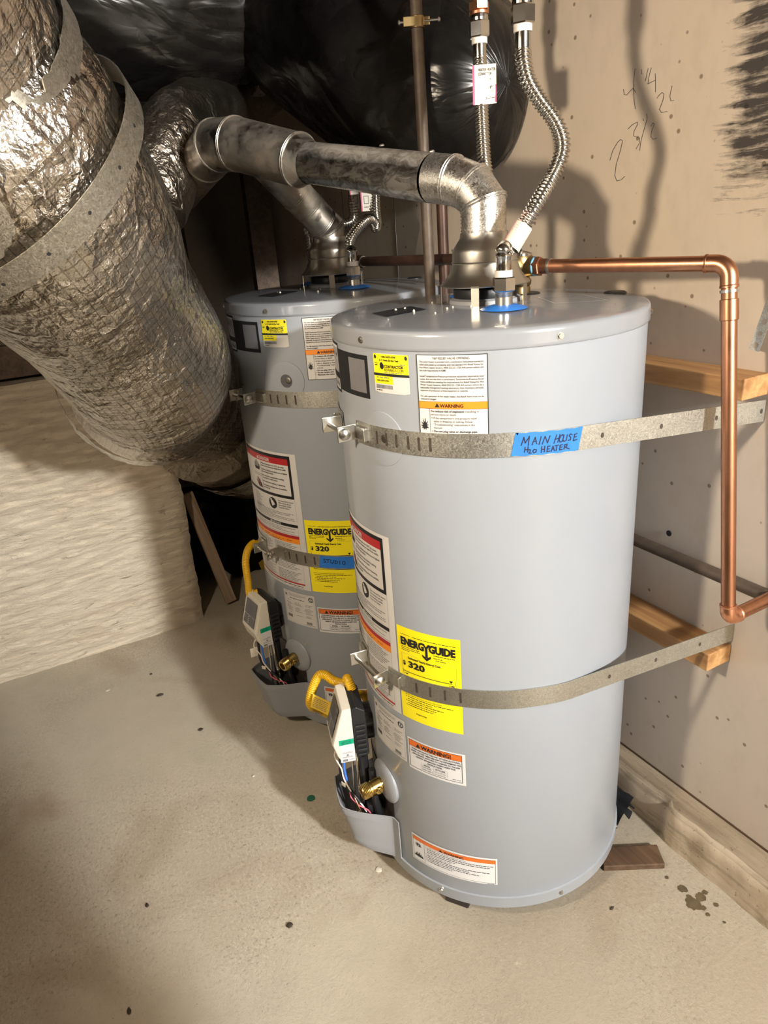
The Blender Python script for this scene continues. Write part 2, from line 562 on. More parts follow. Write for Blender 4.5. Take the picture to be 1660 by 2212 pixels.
def mat_footing():
    t = NT('dirty_concrete_footing')
    v = t.coord()
    a = t.noise(v, 6, 6, 0.6, 0.4)
    b = t.noise(t.coord('Object', (40, 4, 40)), 1.0, 5, 0.65)
    g = t.n('ShaderNodeNewGeometry')
    col = t.ramp(a, [(0.3, (0.36, 0.29, 0.20)), (0.55, (0.56, 0.465, 0.345)), (0.75, (0.62, 0.53, 0.41))])
    col = t.mix(t.math('MULTIPLY', t.ramp(b, [(0.48, (0, 0, 0)), (0.66, (1, 1, 1))]), 0.6), col, (0.13, 0.10, 0.065))
    sx = t.n('ShaderNodeSeparateXYZ')
    t.l(g.outputs['True Normal'], sx.inputs[0])
    dirt = t.math('MULTIPLY', t.ramp(sx.outputs[2], [(0.55, (0, 0, 0)), (0.9, (1, 1, 1))]), t.math('MULTIPLY_ADD', b, 0.7, 0.4), clamp=True)
    col = t.mix(dirt, col, (0.17, 0.13, 0.085))
    sp = t.ramp(t.noise(v, 120, 4, 0.7), [(0.30, (1, 1, 1)), (0.38, (0, 0, 0))])
    col = t.mix(t.math('MULTIPLY', sp, 0.7), col, (0.08, 0.06, 0.04))
    t.set(color=col, rough=0.85, normal=t.bump(a, 0.5, 0.01), spec=0.2)
    return t.m


def mat_foil(name, c=(0.80, 0.76, 0.70), rough=0.26, crumple=1.0, grid=True):
    t = NT(name)
    uv = t.coord('UV')
    ob = t.coord()
    cr = t.n('ShaderNodeTexVoronoi', feature='F1', distance='CHEBYCHEV')
    cr.inputs['Scale'].default_value = 26
    nz = t.n('ShaderNodeTexNoise')
    nz.inputs['Scale'].default_value = 16
    nz.inputs['Detail'].default_value = 5
    t.l(ob, nz.inputs['Vector'])
    mx = t.n('ShaderNodeMixRGB', blend_type='MIX')
    mx.inputs[0].default_value = 0.12
    t.l(ob, mx.inputs[1])
    t.l(nz.outputs['Color'], mx.inputs[2])
    t.l(mx.outputs[0], cr.inputs['Vector'])
    fine = t.noise(t.coord('UV', (30, 130, 1)), 1.0, 4, 0.65, 0.4)
    # crumple strength varies over the surface
    amt = t.ramp(t.noise(ob, 4.2, 3, 0.5), [(0.38, (0.12, 0.12, 0.12)), (0.60, (1, 1, 1))])
    n1 = t.bump(t.math('MULTIPLY', cr.outputs['Distance'], amt), 0.75 * crumple, 0.02)
    n1 = t.bump(fine, 0.30 * crumple, 0.004, n1)
    n1 = t.bump(t.noise(ob, 70, 4, 0.6), 0.22 * crumple, 0.003, n1)
    col = c
    pat = t.ramp(t.noise(ob, 5.5, 2, 0.4, 0.2), [(0.35, tuple(x * 0.72 for x in c)), (0.62, c)])
    if grid:
        sx = t.n('ShaderNodeSeparateXYZ')
        t.l(uv, sx.inputs[0])
        gu = t.math('LESS_THAN', t.math('FRACT', t.math('MULTIPLY', sx.outputs[0], 60.0)), 0.12)
        gv = t.math('LESS_THAN', t.math('FRACT', t.math('MULTIPLY', sx.outputs[1], 60.0)), 0.12)
        gr = t.math('MAXIMUM', gu, gv)
        n1 = t.bump(gr, 0.35, 0.002, n1)
        pat = t.mix(t.math('MULTIPLY', gr, 0.65), pat, (0.25, 0.21, 0.16))
    t.set(color=pat, rough=t.math('MULTIPLY_ADD', t.noise(ob, 9, 3), 0.25, rough - 0.1), metal=1.0, normal=n1)
    return t.m


def mat_blackwrap():
    t = NT('black_plastic_film')
    ob = t.coord()
    f = t.noise(t.coord('UV', (13, 5, 1)), 1.0, 3, 0.5, 1.2)
    f2 = t.noise(t.coord('UV', (4, 2.5, 1)), 1.0, 2, 0.45, 1.5)
    rd = t.math('ABSOLUTE', t.math('SUBTRACT', f, 0.5))
    rd2 = t.math('ABSOLUTE', t.math('SUBTRACT', f2, 0.5))
    n1 = t.bump(rd2, 0.6, 0.05)
    n1 = t.bump(rd, 0.35, 0.02, n1)
    dust = t.ramp(t.noise(ob, 6, 4, 0.6), [(0.45, (0.006, 0.0055, 0.005)), (0.75, (0.018, 0.015, 0.012))])
    t.set(color=dust, rough=t.math('MULTIPLY_ADD', t.noise(ob, 11, 3), 0.2, 0.17), normal=n1, spec=0.34)
    return t.m


M['floor'] = mat_floor()
M['wallright'] = mat_wallright()
M['stucco'] = mat_stucco()
M['footing'] = mat_footing()
M['foil'] = mat_foil('reinforced_foil_wrap', (0.74, 0.69, 0.62), 0.25, 0.8)
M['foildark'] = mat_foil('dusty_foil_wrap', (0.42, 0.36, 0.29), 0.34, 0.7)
M['foiltape'] = mat_foil('foil_tape', (0.85, 0.82, 0.76), 0.2, 1.2, grid=False)
M['blackwrap'] = mat_blackwrap()
M['darkwall'] = simple('dark_crawlspace_wall', (0.16, 0.13, 0.10), 0.9, 0, 0.3, 5, 0.2)
M['roomwall'] = simple('room_plaster', (0.46, 0.40, 0.32), 0.85, 0, 0.08, 3)


# ------------------------------------------------------------------ text and stickers
_txt = {}


def text2d(body, bold):
    """flat outline of a line of type: (verts, faces, width), cap size 1"""
    key = (body, bold)
    if key in _txt: return _txt[key]
    cu = bpy.data.curves.new('type', 'FONT')
    cu.body = body
    cu.size = 1.0
    cu.resolution_u = 2
    cu.offset = bold
    o = bpy.data.objects.new('type', cu)
    COL.objects.link(o)
    dg = bpy.context.evaluated_depsgraph_get()
    me = o.evaluated_get(dg).to_mesh()
    vs = [(v.co.x, v.co.y) for v in me.vertices]
    fs = [list(p.vertices) for p in me.polygons]
    o.evaluated_get(dg).to_mesh_clear()
    bpy.data.objects.remove(o, do_unlink=True)
    bpy.data.curves.remove(cu)
    x0 = min([v[0] for v in vs] or [0])
    x1 = max([v[0] for v in vs] or [1])
    vs = [(x - x0, y) for x, y in vs]
    _txt[key] = (vs, fs, max(x1 - x0, 1e-4))
    return _txt[key]


class Label:
    """a sticker: paper sheet w x h (metres) with print on it. place(u,v,off): u right, v down."""
    def __init__(self, place, w, h, paper, name='sticker', rad=0.0):
        self.pl, self.w, self.h, self.paper, self.name, self.rad = place, w, h, paper, name, rad
        self.mb = MB()
        self.lv = 0.0

    def rect(self, u0, v0, u1, v1, m, lv=0):
        n = max(1, int(abs(u1 - u0) / 0.008))
        vs, fs = [], []
        for i in range(n + 1):
            u = u0 + (u1 - u0) * i / n
            vs += [self.pl(u, v0, 0.0008 + lv * 0.00025), self.pl(u, v1, 0.0008 + lv * 0.00025)]
        for i in range(n): fs.append([2 * i, 2 * i + 1, 2 * i + 3, 2 * i + 2])
        self.mb.use(m).add(vs, fs)

    def frame(self, u0, v0, u1, v1, t, m, lv=0):
        self.rect(u0, v0, u1, v0 + t, m, lv)
        self.rect(u0, v1 - t, u1, v1, m, lv)
        self.rect(u0, v0, u0 + t, v1, m, lv)
        self.rect(u1 - t, v0, u1, v1, m, lv)

    def poly(self, pts, m, lv=1):
        self.mb.use(m).add([self.pl(u, v, 0.0008 + lv * 0.00025) for u, v in pts], [list(range(len(pts)))])

    def disc(self, u, v, r, m, lv=1, n=18, r2=0.0):
        a = [(u + r * cos(2 * pi * k / n), v + r * sin(2 * pi * k / n)) for k in range(n)]
        if not r2: return self.poly(a, m, lv)
        b = [(u + r2 * cos(2 * pi * k / n), v + r2 * sin(2 * pi * k / n)) for k in range(n)]
        self.mb.use(m).add([self.pl(x, y, 0.0008 + lv * 0.00025) for x, y in a + b],
                           [[k, (k + 1) % n, n + (k + 1) % n, n + k] for k in range(n)])

    def text(self, s, u, v, size, m, width=None, align='L', bold=0.0, lv=2):
        vs, fs, w = text2d(s, bold)
        sx = size if width is None else width / w
        ww = w * sx
        u0 = u if align == 'L' else (u - ww / 2 if align == 'C' else u - ww)
        self.mb.use(m).add([self.pl(u0 + x * sx, v - y * size, 0.0008 + lv * 0.00025) for x, y in vs], fs)

    def dashes(self, u0, u1, v, h, m, seed=0, last=1.0):
        """a line of print too small to read"""
        r = random.Random(seed * 977 + int(v * 1e5))
        u = u0
        ue = u0 + (u1 - u0) * last
        while u < ue - h:
            l = min(r.uniform(1.2, 5.5) * h, ue - u)
            self.rect(u, v - h * r.uniform(0.75, 1.0), u + l, v, m)
            u += l + h * 0.75

    def warn(self, u, v, s, m=None):
        """warning triangle, base centre u, bottom v, height s"""
        self.poly([(u - s * 0.58, v), (u + s * 0.58, v), (u, v - s)], m or M['ink'], 2)

    def build(self, parent, label=None, pname='printing', pparent=None):
        b = MB()
        w, h, r = self.w, self.h, self.rad
        n = max(2, int(w / 0.008))
        vs, fs = [], []
        for i in range(n + 1):
            u = w * i / n
            e = 0
            if r:
                d = min(u, w - u)
                e = r - sqrt(max(0, r * r - (r - d) ** 2)) if d < r else 0
            vs += [self.pl(u, e, 0.0005), self.pl(u, h - e, 0.0005)]
        for i in range(n): fs.append([2 * i, 2 * i + 1, 2 * i + 3, 2 * i + 2])
        b.add(vs, fs)
        o = b.build(self.name, self.paper, parent, smooth=True)
        if label: o['label'] = label
        if self.mb.v:
            tag(self.mb.build(pname, None, pparent or o), kind='stuff')
        return o


def cylplace(th0, ztop, R=0.26):
    """sticker frame wrapped on a tank jacket; th0 = angle of its left edge in degrees"""
    def f(u, v, off):
        t = radians(th0) + u / R
        return Vector(((R + off) * cos(t), (R + off) * sin(t), ztop - v))
    return f


def flatplace(o, ex, ey, n):
    o, ex, ey, n = Vector(o), Vector(ex).normalized(), Vector(ey).normalized(), Vector(n).normalized()
    return lambda u, v, off: o + ex * u + ey * v + n * off


def strokes(mb, place, lines, r, off=0.0012):
    """hand-drawn strokes as thin ribbons lying on a surface"""
    for ln in lines:
        for (u0, v0), (u1, v1) in zip(ln[:-1], ln[1:]):
            d = hypot(u1 - u0, v1 - v0) or 1e-6
            nx, ny = -(v1 - v0) / d * r, (u1 - u0) / d * r
            ex, ey = (u1 - u0) / d * r * 0.6, (v1 - v0) / d * r * 0.6
            mb.add([place(u0 + nx - ex, v0 + ny - ey, off), place(u1 + nx + ex, v1 + ny + ey, off),
                    place(u1 - nx + ex, v1 - ny + ey, off), place(u0 - nx - ex, v0 - ny - ey, off)], [[0, 1, 2, 3]])


# ================================================================== THE SETTING
XW = 0.333          # face of the right wall
YL = 1.29           # front face of the low stucco wall


def slab(name, x0, x1, y0, y1, z0, z1, mat, label=None, parent=None):
    o = MB().box(((x0 + x1) / 2, (y0 + y1) / 2, (z0 + z1) / 2), (x1 - x0, y1 - y0, z1 - z0)).build(name, mat, parent)
    if not parent: tag(o, label, None, None, 'structure')
    return o


slab('floor', -3.0, XW + 0.2, -3.6, 3.6, -0.1, 0.0, M['floor'], 'worn grey-brown concrete floor with stains')
slab('ceiling', -3.0, XW + 0.2, -3.6, 3.6, 2.16, 2.24, M['joist'], 'dark wooden floor boards overhead')
wall_r = slab('wall_right', XW, XW + 0.12, -3.6, 3.6, 0.0, 2.16, M['wallright'], 'stained beige plaster wall behind the heaters')
slab('wall_back', -3.0, XW, 3.4, 3.6, 0.0, 2.16, M['darkwall'], 'dark far wall of the crawl space')
slab('wall_side', -3.0, -2.9, -3.6, 3.4, 0.0, 2.16, M['roomwall'], 'plaster wall at the far side of the room')
slab('wall_front', -2.9, XW, -3.6, -3.5, 0.0, 2.16, M['roomwall'], 'plaster wall behind the viewer')
slab('shade_partition', -2.9, -0.318, -1.60, -1.48, 0.0, 2.16, M['roomwall'], 'added unseen partition that shades the left floor corner')  # added out of view to throw a viewer-like shadow on the floor
slab('trim_1', -2.9, -0.45, YL + 0.02, YL + 0.16, 0.93, 1.02, M['joist'], 'old wooden sill above the low stucco wall')

slab('wall_upper', -2.9, -0.50, YL + 0.05, YL + 0.15, 1.02, 2.16, M['darkwall'], 'dark boarded wall above the low stucco wall')

# low stucco wall with a ragged, worn end and foot
bm = bmesh.new()
nx_, nz_ = 150, 60
mbw = MB()
wx0, wx1, wz1 = -2.9, -0.297, 0.915
vs, fs = [], []
for j in range(nz_ + 1):
    for i in range(nx_ + 1):
        f = i / nx_
        x = wx0 + (wx1 - wx0) * (1 - (1 - f) ** 2.2)
        z = wz1 * j / nz_
        end = mnoise.noise(Vector((0.3, z * 16, 2.1))) * 0.007 + mnoise.noise(Vector((0.3, z * 50, 5.1))) * 0.004
        edge = max(0.0, 1 - (wx1 - x) / 0.05)
        x += end * edge + 0.012 * (z / wz1)
        y = YL + mnoise.noise(Vector((x * 9, z * 13, 0))) * 0.006 + mnoise.noise(Vector((x * 40, z * 55, 3))) * 0.0035
        y += 0.022 * edge ** 2
        vs.append((x, y, z))
for j in range(nz_):
    for i in range(nx_):
        a = j * (nx_ + 1) + i
        fs.append([a, a + 1, a + nx_ + 2, a + nx_ + 1])
nb = len(vs)
for j in range(nz_ + 1):      # return of the wall end
    p = vs[j * (nx_ + 1) + nx_]
    vs.append((p[0] - 0.004, YL + 0.22, p[2]))
for j in range(nz_):
    a = j * (nx_ + 1) + nx_
    fs.append([a, nb + j, nb + j + 1, a + nx_ + 1])
nb2 = len(vs)
for i in range(nx_ + 1):      # top of the wall
    p = vs[nz_ * (nx_ + 1) + i]
    vs.append((p[0], YL + 0.22, p[2]))
for i in range(nx_):
    a = nz_ * (nx_ + 1) + i
    fs.append([a, a + 1, nb2 + i + 1, nb2 + i])
mbw.add(vs, fs)
tag(mbw.build('wall_left', M['stucco'], smooth=True, sharp=60), 'low white rough stucco wall under the foil duct', None, None, 'structure')

# concrete footing along the foot of the right wall
mbf = MB()
vs, fs = [], []
NY = 260
prof = [(0.0, 0.0), (0.25, 0.03), (0.5, 0.06), (0.8, 0.092), (1.0, 0.096), (1.0, 0.096)]
for i in range(NY + 1):
    y = -3.4 + 4.9 * i / NY
    e = mnoise.noise(Vector((y * 7, 0, 1))) * 0.006 + mnoise.noise(Vector((y * 24, 0, 4))) * 0.004
    foot = 0.266 + (0.014 if y > -0.24 else 0) + e
    t = mnoise.noise(Vector((y * 9, 3, 1))) * 0.004
    pts = [(foot - 0.004, 0.0), (foot + 0.001 + t, 0.03), (foot + 0.002 - t, 0.06), (foot + 0.005, 0.080), (foot + 0.013, 0.088 + t * 0.5),
           (0.305, 0.091 + t * 0.5), (XW + 0.002, 0.093)]
    for k, p in enumerate(pts): vs.append((p[0], y, p[1]))
m_ = 7
for i in range(NY):
    for k in range(m_ - 1):
        a = i * m_ + k
        fs.append([a, a + 1, a + m_ + 1, a + m_])
mbf.add(vs, fs)
tag(mbf.build('baseboard_right', M['footing'], smooth=True, sharp=60), 'dirty concrete footing ledge along the right wall', None, None, 'structure')

# dark joint line between plaster and footing
tag(MB().box((XW - 0.0005, -1.0, 0.0955), (0.003, 4.6, 0.004)).build('trim_2', M['wetwood']), 'dark gap between plaster wall and footing', None, None, 'structure')

# vertical seams in the wall further back
for yy in (0.42, 0.86, 1.18):
    MB().box((XW - 0.0002, yy, 1.3), (0.0012, 0.0025, 1.2)).build('panel_seam', M['greyink'], wall_r)

# pencilled figures on the wall
pm_ = MB()
wallplace = lambda u, v, off: on(u, v, 0, XW - 0.0006)
z6 = lambda pts: [(1160 + x / 3.32, y / 3.32) for x, y in pts]
strokes(pm_, wallplace, [z6(l) for l in [
    [(622, 640), (628, 678), (645, 682), (668, 655), (692, 632), (712, 665)], [(706, 492), (698, 560), (694, 640), (700, 730), (708, 782)],
    [(750, 498), (752, 532)], [(800, 488), (780, 580)], [(822, 486), (806, 545), (798, 602), (850, 575)], [(850, 528), (852, 610), (851, 660)],
    [(862, 705), (880, 680), (900, 663), (913, 675), (905, 720), (880, 785), (895, 808), (937, 798)],
    [(970, 615), (955, 690), (962, 722), (985, 720)],
    [(655, 925), (685, 895), (722, 875), (725, 890), (698, 940), (695, 975), (738, 990), (735, 1030), (712, 1068)],
    [(762, 852), (768, 866)], [(790, 815), (793, 850), (770, 930), (748, 1010), (738, 1080)],
    [(820, 905), (835, 880), (845, 890), (825, 940), (818, 980), (835, 1000), (862, 990)],
    [(525, 1150), (545, 1080), (580, 1020), (602, 1000), (616, 1010), (600, 1080), (570, 1180), (560, 1260), (575, 1298), (605, 1290), (632, 1265)],
]], 0.55)
pm_.build('pencil_figures', M['graphite'], wall_r)['label'] = 'pencilled measurements written on the plaster'
# plug hole in the wall
MB().lathe([(0.006, 0), (0.006, 0.001)], on(1446, 1152, 0, XW - 0.001), (-1, 0, 0), 14, True).build('anchor_hole', M['ink'], wall_r)

# old joists and studs lost in the dark behind
for i, x in enumerate((-1.5, -0.6)):
    o = MB().box((x, 1.2, 2.09), (0.045, 4.3, 0.14)).build('ceiling_joist', M['joist'])
    tag(o, ['old joist over the left of the foil duct', 'old joist running above the black ducts'][i], 'joist', 'ceiling joists')
for i, p in enumerate([(-0.10, 2.6), (0.12, 2.75), (-0.42, 2.7), (0.26, 1.75)]):
    o = MB().box((p[0], p[1], 1.08), (0.09, 0.04, 2.16)).build('wall_stud', M['joist'])
    tag(o, ['stud in the dark behind the second heater, middle one', 'stud deep in the dark nearest the far wall',
            'leftmost stud in the dark behind the foil duct', 'stud against the right wall beyond the second heater'][i], 'stud', 'studs in the crawl space')


# ================================================================== WATER HEATERS
RB, RL = 0.26, 0.2627
ZB, ZT = 0.04, 1.1288


def dome(x, y):
    return ZT + 0.0095 * (1 - min(1, (x * x + y * y) / 0.25 ** 2))


def pol(th, r, z):
    t = radians(th)
    return Vector((r * cos(t), r * sin(t), z))


def hexprism(mb, c, r, h, axis=(0, 0, 1), rot=0.0):
    ax = Vector(axis).normalized()
    a = ax.orthogonal().normalized()
    a = Matrix.Rotation(rot, 3, ax) @ a
    b = ax.cross(a)
    c = Vector(c)
    pts = [(cos(2 * pi * k / 6), sin(2 * pi * k / 6)) for k in range(6)]
    vs = []
    for s, hh in ((0.93, 0), (1, 0.08 * h), (1, 0.92 * h), (0.93, h)):
        vs += [c + ax * hh + (a * x + b * y) * r * s for x, y in pts]
    fs = [list(range(6))[::-1], [18 + k for k in range(6)]]
    for i in range(3):
        for k in range(6):
            k2 = (k + 1) % 6
            fs.append([i * 6 + k, i * 6 + k2, i * 6 + 6 + k2, i * 6 + 6 + k])
    mb.add(vs, fs)


def lab_tnp(pl):
    L = Label(pl, 0.1023, 0.131, M['white'], 'relief_valve_label')
    k = M['ink']
    L.frame(0, 0, 0.1023, 0.131, 0.0011, k)
    L.text('T&P RELIEF VALVE OPENING', 0.051, 0.0067, 0.0046, k, 0.053, 'C')
    y = 0.0112
    for s in ['This water heater is provided with a combination temperature-pressure', 'relief valve listed as complying with the standard for Relief Valves for',
              'Hot Water Supply Systems, ANSI Z21.22 - CSA 4.4 current edition and', 'the code requirements of ASME.', None,
              'Install Temperature-Pressure protective equipment required by local', 'codes, but not less than a combination Temperature-Pressure Relief',
              'Valve certified as meeting the requirements for Relief Valves for Hot', 'Water Supply Systems, ANSI Z21.22 - CSA 4.4 current edition by a',
              'nationally recognized testing laboratory that maintains periodic', 'inspection of production of listed equipment or materials.', None,
              'For safe operation of the water heater, the Relief Valve must not be', 'removed or plugged.']:
        if s:
            short = s.endswith('.')
            wd_ = {'the code requirements of ASME.': 0.040, 'inspection of production of listed equipment or materials.': 0.070, 'removed or plugged.': 0.024}.get(s, 0.092)
            L.text(s, 0.0046, y, 0.0036, k, wd_, bold=0.012)
        y += 0.00408
    L.rect(0.001, 0.0668, 0.1013, 0.0772, M['orange'])
    L.rect(0.001, 0.0666, 0.1013, 0.0670, k, 1)
    L.rect(0.001, 0.0770, 0.1013, 0.0774, k, 1)
    L.warn(0.029, 0.0750, 0.0062)
    L.text('WARNING', 0.0330, 0.0751, 0.0072, k, 0.034, bold=0.02)
    L.rect(0.0170, 0.0774, 0.0174, 0.131, k)
    y = 0.0822
    for s, b, w, x in [('To reduce risk of explosion', 0.02, 0.049, 0.0190), ('serious injury or death:', 0, 0.038, 0.0190), ('If the temperature and pressure relief', 0, 0.063, 0.0228),
                       ('valve is dripping or leaking, follow', 0, 0.057, 0.0228), ('"Troubleshooting" instructions in the', 0, 0.060, 0.0228), ('manual.', 0, 0.013, 0.0228),
                       ('Do not plug valve or discharge pipe.', 0.02, 0.064, 0.0228), ('Do not remove valve.', 0.02, 0.036, 0.0228), ('Maintain the valve', 0.02, 0.036, 0.0228)]:
        L.text(s, x, y, 0.0042, k, w, bold=b)
        if s.startswith('To red'): L.text('resulting in', 0.0190 + 0.051, y, 0.0042, k, 0.019)
        if s[0] in 'ID' or s.startswith('Main'): L.disc(0.0203, y - 0.0014, 0.0006, k)
        y += 0.00478 if s[0] not in 'sm' else 0.0053
    # burst pictogram
    cx, cy = 0.0088, 0.1040
    pts = []
    for i, (a, r) in enumerate([(200, .0075), (190, .004), (168, .0078), (158, .0035), (140, .0088), (122, .0038), (110, .011), (96, .0042), (80, .0112), (66, .004),
                                (48, .0092), (34, .0036), (20, .0078), (8, .0035), (-14, .0078), (-40, .003), (-62, .0052), (-90, .0022), (-120, .0052), (-142, .003)]):
        pts.append((cx + 0.85 * r * cos(radians(a)), cy - 1.25 * r * sin(radians(a))))
    n = len(pts)
    for i in range(0, n, 2):
        L.poly([(cx, cy), pts[i - 1], pts[i], pts[(i + 1) % n]], k)
    return L


def lab_yellow(pl):
    L = Label(pl, 0.0662, 0.0585, M['white'], 'rewards_sticker', 0.0022)
    k = M['ink']
    L.rect(0.0006, 0.0006, 0.0656, 0.0290, M['yellow'])
    L.text('H2R1-NXF9-X7NF', 0.031, 0.0058, 0.0036, k, 0.027, 'C', 0.03)
    L.text('A. O. Smith Std Res Tank', 0.031, 0.0108, 0.0038, k, 0.037, 'C', 0.03)
    for u, s in ((0.0025, 1), (0.0598, 1), (0.0135, 1.75)):
        v = 0.0045 if s == 1 else 0.0168
        L.poly([(u, v - 0.0012 * s), (u + 0.0022 * s, v - 0.0026 * s), (u + 0.0044 * s, v), (u + 0.0042 * s, v + 0.0024 * s), (u + 0.0022 * s, v + 0.0040 * s), (u, v + 0.0022 * s)], k)
    L.dashes(0.003, 0.011, 0.0150, 0.0012, k, 3)
    L.dashes(0.003, 0.009, 0.0180, 0.0016, k, 4)
    L.dashes(0.049, 0.060, 0.0155, 0.0013, M['greyink'], 5)
    L.text('CONTRACTOR', 0.0224, 0.0206, 0.0062, k, 0.0345, bold=0.03)
    L.text('REWARDS.COM', 0.0224, 0.0256, 0.0060, k, 0.0345)
    L.dashes(0.0224, 0.056, 0.0281, 0.0013, M['greyink'], 6)
    L.rect(0.0, 0.0290, 0.0662, 0.0328, k, 1)
    L.dashes(0.002, 0.0640, 0.0320, 0.0017, M['white'], 7)
    L.rect(0.0006, 0.0328, 0.0372, 0.0446, M['yellow'])
    L.dashes(0.006, 0.030, 0.0362, 0.0017, M['greyink'], 8)
    L.text('H2R1-NXF9-X7NF', 0.018, 0.0410, 0.0036, k, 0.024, 'C', 0.02)
    r = random.Random(3)
    u = 0.0035
    while u < 0.035:
        w = r.choice((0.0004, 0.0004, 0.0008))
        L.rect(u, 0.0462, u + w, 0.0520, M['greyink'])
        u += w + r.choice((0.0004, 0.0007))
    L.dashes(0.0035, 0.015, 0.0552, 0.0015, k, 9)
    return L


def lab_energy(pl):
    w, h = 0.122, 0.190
    L = Label(pl, w, h, M['yellow'], 'energy_label')
    k = M['ink']
    L.dashes(0.0085, 0.028, 0.0150, 0.0012, k, 3)
    L.dashes(0.033, 0.114, 0.0153, 0.0013, k, 4)
    L.text('ENERG', 0.0085, 0.0345, 0.0205, k, 0.0485, bold=0.05)
    L.text('GUIDE', 0.0660, 0.0345, 0.0205, k, 0.0475, bold=0.05)
    # the Y whose stem is an arrow
    L.poly([(0.0535, 0.0200), (0.0575, 0.0200), (0.0610, 0.0268), (0.0590, 0.0290)], k)
    L.poly([(0.0690, 0.0200), (0.0650, 0.0200), (0.0590, 0.0290), (0.0630, 0.0290)], k, 2)
    L.rect(0.0590, 0.0270, 0.0635, 0.0470, k, 1)
    L.poly([(0.0530, 0.0420), (0.0612, 0.0480), (0.0694, 0.0420), (0.0694, 0.0462), (0.0612, 0.0535), (0.0530, 0.0462)], k, 2)
    for i in range(3): L.dashes(0.0085, 0.048, 0.0395 + i * 0.0034, 0.0013, k, 10 + i, (1, 1, 0.45)[i])
    L.dashes(0.074, 0.113, 0.0400, 0.0015, k, 15)
    L.dashes(0.074, 0.090, 0.0450, 0.0014, k, 16)
    L.dashes(0.078, 0.096, 0.0490, 0.0014, k, 17)
    L.frame(0.0085, 0.0525, 0.1140, 0.1060, 0.0003, M['greyink'])
    L.rect(0.0420, 0.052, 0.0800, 0.054, M['yellow'], 1)
    L.text('Estimated Yearly Energy Cost', 0.0225, 0.0605, 0.0060, k, 0.064, bold=0.03)
    L.text('$', 0.0105, 0.0755, 0.0120, k, None, bold=0.03)
    L.text('320', 0.0225, 0.0775, 0.0175, k, 0.034, bold=0.04)
    L.rect(0.0105, 0.0880, 0.1060, 0.0892, k, 1)
    L.rect(0.0100, 0.0840, 0.0104, 0.0920, k, 1)
    L.rect(0.1110, 0.0830, 0.1114, 0.0920, k, 1)
    L.poly([(0.1005, 0.0828), (0.1075, 0.0828), (0.1040, 0.0878)], k)
    L.text('$', 0.0120, 0.0945, 0.0044, k)
    L.dashes(0.0150, 0.020, 0.0945, 0.0028, k, 21)
    L.text('$', 0.1010, 0.0945, 0.0044, k)
    L.dashes(0.1040, 0.1100, 0.0945, 0.0028, k, 22)
    L.text('Cost Range of Similar Models', 0.0610, 0.1010, 0.0040, k, 0.042, 'C')
    L.frame(0.0120, 0.1120, 0.1140, 0.1270, 0.0012, k)
    L.rect(0.0860, 0.1120, 0.1140, 0.1270, k)
    L.rect(0.0130, 0.1200, 0.0860, 0.1205, k)
    L.text('low', 0.0480, 0.1175, 0.0040, k, None, 'C', 0.02)
    L.text('medium', 0.0730, 0.1175, 0.0040, k, None, 'C', 0.02)
    L.text('high', 0.1000, 0.1175, 0.0042, M['yellow'], None, 'C', 0.02)
    L.dashes(0.0890, 0.1110, 0.1245, 0.0024, M['yellow'], 24)
    y = 0.1385
    for i, (s, wd_, b) in enumerate([('Your cost will depend on your utility rates and use.', 0.070, 1), (None, 0.092, 1), (None, 0.050, 0), (None, 0.072, 1), (None, 0.058, 0), (None, 0.052, 1)]):
        if b: L.disc(0.0130, y - 0.0011, 0.0010, k)
        if s: L.text(s, 0.0160, y, 0.0036, k, wd_)
        else: L.dashes(0.0160, 0.0160 + wd_, y, 0.0016, k, 30 + i)
        y += 0.0044
    L.text('ftc.gov/energy', 0.0440, 0.1735, 0.0040, k, 0.022, 'C', 0.02)
    return L


def lab_warn(pl):
    w, h = 0.1165, 0.070
    L = Label(pl, w, h, M['white2'], 'altitude_warning_label')
    k = M['ink']
    L.frame(0.003, 0.003, w - 0.006, h - 0.005, 0.0010, k)
    L.rect(0.004, 0.004, w - 0.007, 0.0165, M['orange2'])
    L.rect(0.004, 0.0163, w - 0.007, 0.0168, k, 1)
    L.warn(0.0245, 0.0148, 0.0085)
    L.text('WARNING!', 0.0305, 0.0147, 0.0118, k, 0.060, bold=0.03)
    y = 0.0223
    for s, wd_ in [('WHEN INSTALLING THIS UNIT AT HIGH ALTITUDES,', 0.098), ('REFER TO THE TABLE BELOW TO DETERMINE THE', 0.100), ('APPROPRIATE ALTITUDE TO CHANGE TO THE #38', 0.096),
                   ('ORIFICE. SEE MANUAL INSERT SHEET FOR', 0.080), ('INSTRUCTIONS.', 0.030)]:
        L.text(s, w / 2, y, 0.0047, k, wd_, 'C', 0.02)
        y += 0.0055
    L.frame(0.029, 0.0462, 0.082, 0.0615, 0.0003, M['greyink'])
    for v in (0.0513, 0.0565): L.rect(0.029, v, 0.082, v + 0.0003, M['greyink'])
    L.rect(0.055, 0.0462, 0.0553, 0.0615, M['greyink'])
    L.text('MODEL', 0.042, 0.0503, 0.0042, k, None, 'C', 0.02)
    L.text('ALTITUDE', 0.0685, 0.0503, 0.0042, k, None, 'C', 0.02)
    for i, v in enumerate((0.0553, 0.0605)):
        L.dashes(0.031, 0.053, v, 0.0018, M['greyink'], 50 + i)
        L.text('Above 5,000 Feet', 0.0685, v, 0.0036, M['greyink'], 0.022, 'C')
    L.dashes(0.092, 0.107, 0.0610, 0.0018, M['greyink'], 55)
    return L


